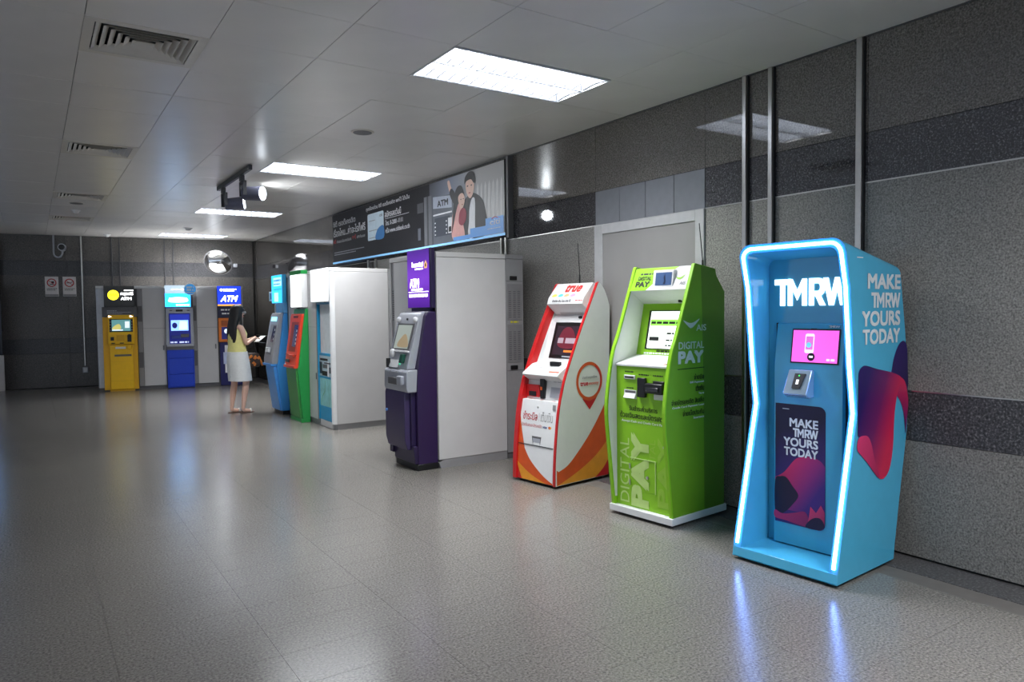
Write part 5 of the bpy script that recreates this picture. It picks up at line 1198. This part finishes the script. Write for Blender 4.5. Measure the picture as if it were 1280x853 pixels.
# face: nose, eyes, mouth, ears
fx = .118
part('nose', MB().loft([[(fx-.012, y, z) for y, z in ((-.008, 1.56), (.008, 1.56), (.012, 1.525), (-.012, 1.525))], [(fx+.006, y, z) for y, z in ((-.004, 1.552), (.004, 1.552), (.008, 1.528), (-.008, 1.528))], [(fx+.014, y, z) for y, z in ((-.003, 1.54), (.003, 1.54), (.006, 1.530), (-.006, 1.530))]]), SKIN, body, smooth=True)
for s in (1, -1):
    part('eye', MB().ell((.105, .032*s, 1.556), .012, .014, .009, 10, 6), mat('eye_dark', (40, 28, 26), .3), body, smooth=True)
    part('ear', MB().ell((.03, .080*s, 1.54), .02, .008, .03, 10, 6), SKIN, body, smooth=True)
part('mouth', MB().ell((.108, 0, 1.497), .010, .022, .008, 10, 6), mat('lips', (176, 96, 92), .45), body, smooth=True)
GL = part('glasses', MB().tube([(.125, .033+.024*math.cos(2*PI*i/14), 1.556+.019*math.sin(2*PI*i/14)) for i in range(14)], .0028, 6, True).tube([(.125, -.033+.024*math.cos(2*PI*i/14), 1.556+.019*math.sin(2*PI*i/14)) for i in range(14)], .0028, 6, True).tube([(.125, -.01, 1.56), (.128, 0, 1.563), (.125, .01, 1.56)], .0026, 6).tube([(.124, .056, 1.56), (.07, .086, 1.563), (.02, .088, 1.555)], .0026, 6).tube([(.124, -.056, 1.56), (.07, -.086, 1.563), (.02, -.088, 1.555)], .0026, 6), mat('glasses_pale', (210, 212, 216), .3, .5), wt, smooth=True)
def ellring(cx, cz, rx, ry, n=24, dz=None, wob=0., ph=0.):
    return [(cx+rx*math.cos(2*PI*i/n), ry*math.sin(2*PI*i/n), cz+(dz(i/n) if dz else 0)) if not wob else (cx+(rx+wob*math.sin(5*2*PI*i/n+ph))*math.cos(2*PI*i/n), (ry+wob*math.sin(5*2*PI*i/n+ph))*math.sin(2*PI*i/n), cz) for i in range(n)]
HAIR = mat('black_hair', (22, 16, 16), .55, vary=.25, vscale=60)
hr = [ellring(-.045, 1.06, .030, .105, 24, None, .006), ellring(-.075, 1.10, .042, .125, 24, None, .005, 1), ellring(-.082, 1.22, .05, .13, 24, None, .004, 2), ellring(-.075, 1.33, .058, .122, 24, None, .003), ellring(-.05, 1.42, .07, .112), ellring(-.022, 1.49, .085, .108), ellring(-.005, 1.555, .097, .104), ellring(.006, 1.60, .103, .103), ellring(.012, 1.645, .088, .088), ellring(.014, 1.675, .055, .055), ellring(.014, 1.685, .012, .012)]
part('hair', MB().loft(hr), HAIR, wt, smooth=True)
part('hair_fringe', MB().loft([ellring(.045, 1.585, .082, .095), ellring(.045, 1.61, .078, .088), ellring(.035, 1.64, .06, .07), ellring(.02, 1.655, .02, .03)]), HAIR, wt, smooth=True)
part('hair_lock', MB().loft([[(a+.022*math.cos(2*PI*i/10), s_+.012*math.sin(2*PI*i/10), z) for i in range(10)] for a, s_, z in ((-.01, -.125, 1.10), (.0, -.125, 1.25), (.01, -.11, 1.38), (.02, -.10, 1.50), (.025, -.09, 1.60))]), HAIR, wt, smooth=True)
TOP = mat('yellow_cotton', (240, 232, 150), .7, vary=.05, vscale=30, bump=.15, bscale=40)
tp = [ellring(.0, .92, .135, .172, 24, None, .004), ellring(-.002, .97, .132, .165, 24, None, .005, 1), ellring(-.004, 1.05, .122, .155), ellring(.003, 1.15, .135, .160), ellring(.008, 1.23, .138, .158), ellring(.0, 1.30, .112, .140), ellring(-.006, 1.355, .082, .115), ellring(-.004, 1.375, .062, .085)]
part('sleeveless_top', MB().loft(tp), TOP, wt, smooth=True)
SKT = mat('white_denim', (238, 238, 236), .7, vary=.04, vscale=25, bump=.12, bscale=50)
sk_ = [ellring(.035, .50, .165, .205, 24, None, .006), ellring(.03, .56, .164, .205, 24, None, .005), ellring(.018, .70, .162, .203), ellring(.005, .82, .158, .198), ellring(.0, .90, .146, .185), ellring(.0, .955, .138, .172)]
SKM = part('skirt', MB().loft(sk_, False, True), SKT, wt, smooth=True)
part('skirt_seam', MB().tube([(.0-.135-.0, -.03, .95), (-.152, -.03, .82), (-.135, -.03, .56)], .003, 6), mat('seam_grey', (190, 190, 192), .7), SKM)
for s in (1, -1):
    k = -.055*s
    sd = part('sandal', MB().loft([[(x+k, .08*s+y*w_, z) for x, y in ((-.075, -.6), (-.03, -1), (.06, -1.1), (.13, -.9), (.155, 0), (.13, .9), (.06, 1.1), (-.03, 1), (-.075, .6))] for z, w_ in ((.0, .036), (.014, .038))]), mat('sandal_brown', (96, 66, 52), .6), wt, .003)
    part('toe_strap', MB().tube([(.085+k, .08*s-.036, .014), (.09+k, .08*s-.03, .04), (.095+k, .08*s, .052), (.09+k, .08*s+.03, .04), (.085+k, .08*s+.036, .014)], .012, 8), mat('strap_white', (225, 222, 215), .5), sd, smooth=True)
def wloc(v): 
    return Matrix.Rotation(PH, 3, 'Z') @ Vector(v)+Vector((2.645, 11.68, 0))
t = thing('paper_slips', 'pale folded papers held in both hands by the woman', 'papers', wloc((.375, .01, 1.10)), PH+.15)
part('sheet', MB().add([(-.06, -.07, .0), (.055, -.085, .085), (.07, .06, .08), (-.05, .07, -.006), (-.06, -.07, -.004), (.057, -.085, .081), (.072, .06, .076), (-.05, .07, -.010)], [(0, 1, 2, 3), (7, 6, 5, 4), (0, 4, 5, 1), (1, 5, 6, 2), (2, 6, 7, 3), (3, 7, 4, 0)]), mat('paper_white', (226, 228, 230), .6), t)
part('sheet', MB().add([(-.05, -.10, -.012), (.08, -.06, -.03), (.06, .05, -.024), (-.06, .02, -.006), (-.05, -.10, -.015), (.08, -.06, -.033), (.06, .05, -.027), (-.06, .02, -.009)], [(0, 1, 2, 3), (7, 6, 5, 4), (0, 4, 5, 1), (1, 5, 6, 2), (2, 6, 7, 3), (3, 7, 4, 0)]), mat('paper_grey', (176, 180, 186), .6), t)
t = thing('handbag', 'brown and orange patterned handbag hanging from the woman\'s forearm', 'handbag', wloc((.22, -.04, .70)), PH)
BAG = mat('bag_brown', (62, 46, 34), .6, vary=.3, vscale=30)
part('bag_body', MB().loft([[(x*sx, y*sy_, z) for x, y in ((-1, -.6), (-.6, -1), (.6, -1), (1, -.6), (1, .6), (.6, 1), (-.6, 1), (-1, .6))] for z, sx, sy_ in ((.0, .09, .035), (.03, .125, .055), (.12, .13, .055), (.20, .105, .035), (.225, .08, .02))]), BAG, t, .008, smooth=True)
part('handle', MB().tube(smooth([(-.08, 0, .21), (-.055, .01, .33), (.0, .0, .40), (.04, .0, .36), (.075, 0, .21)], 4, False), .008, 8), mat('bag_strap', (40, 32, 28), .5), t, smooth=True)
rr = random.Random(5)
for k in range(9):
    a = rr.uniform(-.10, .09); b = rr.uniform(.03, .18); s2 = rr.uniform(.02, .036)
    for yy, sgn in ((-.0565, 1),):
        part('orange_patch', MB().prism([(a-s2, b), (a, b-s2*.7), (a+s2, b+s2*.2), (a+s2*.2, b+s2)], yy-.003, yy+.006, 'y'), mat('bag_orange', (214, 120, 40), .6), t)
# patterned scarf tail on the bag
part('tassel', MB().cyl((.11, -.03, .14), (.15, -.05, .02), .012, .02, 8), mat('bag_orange', (0, 0, 0)), t)
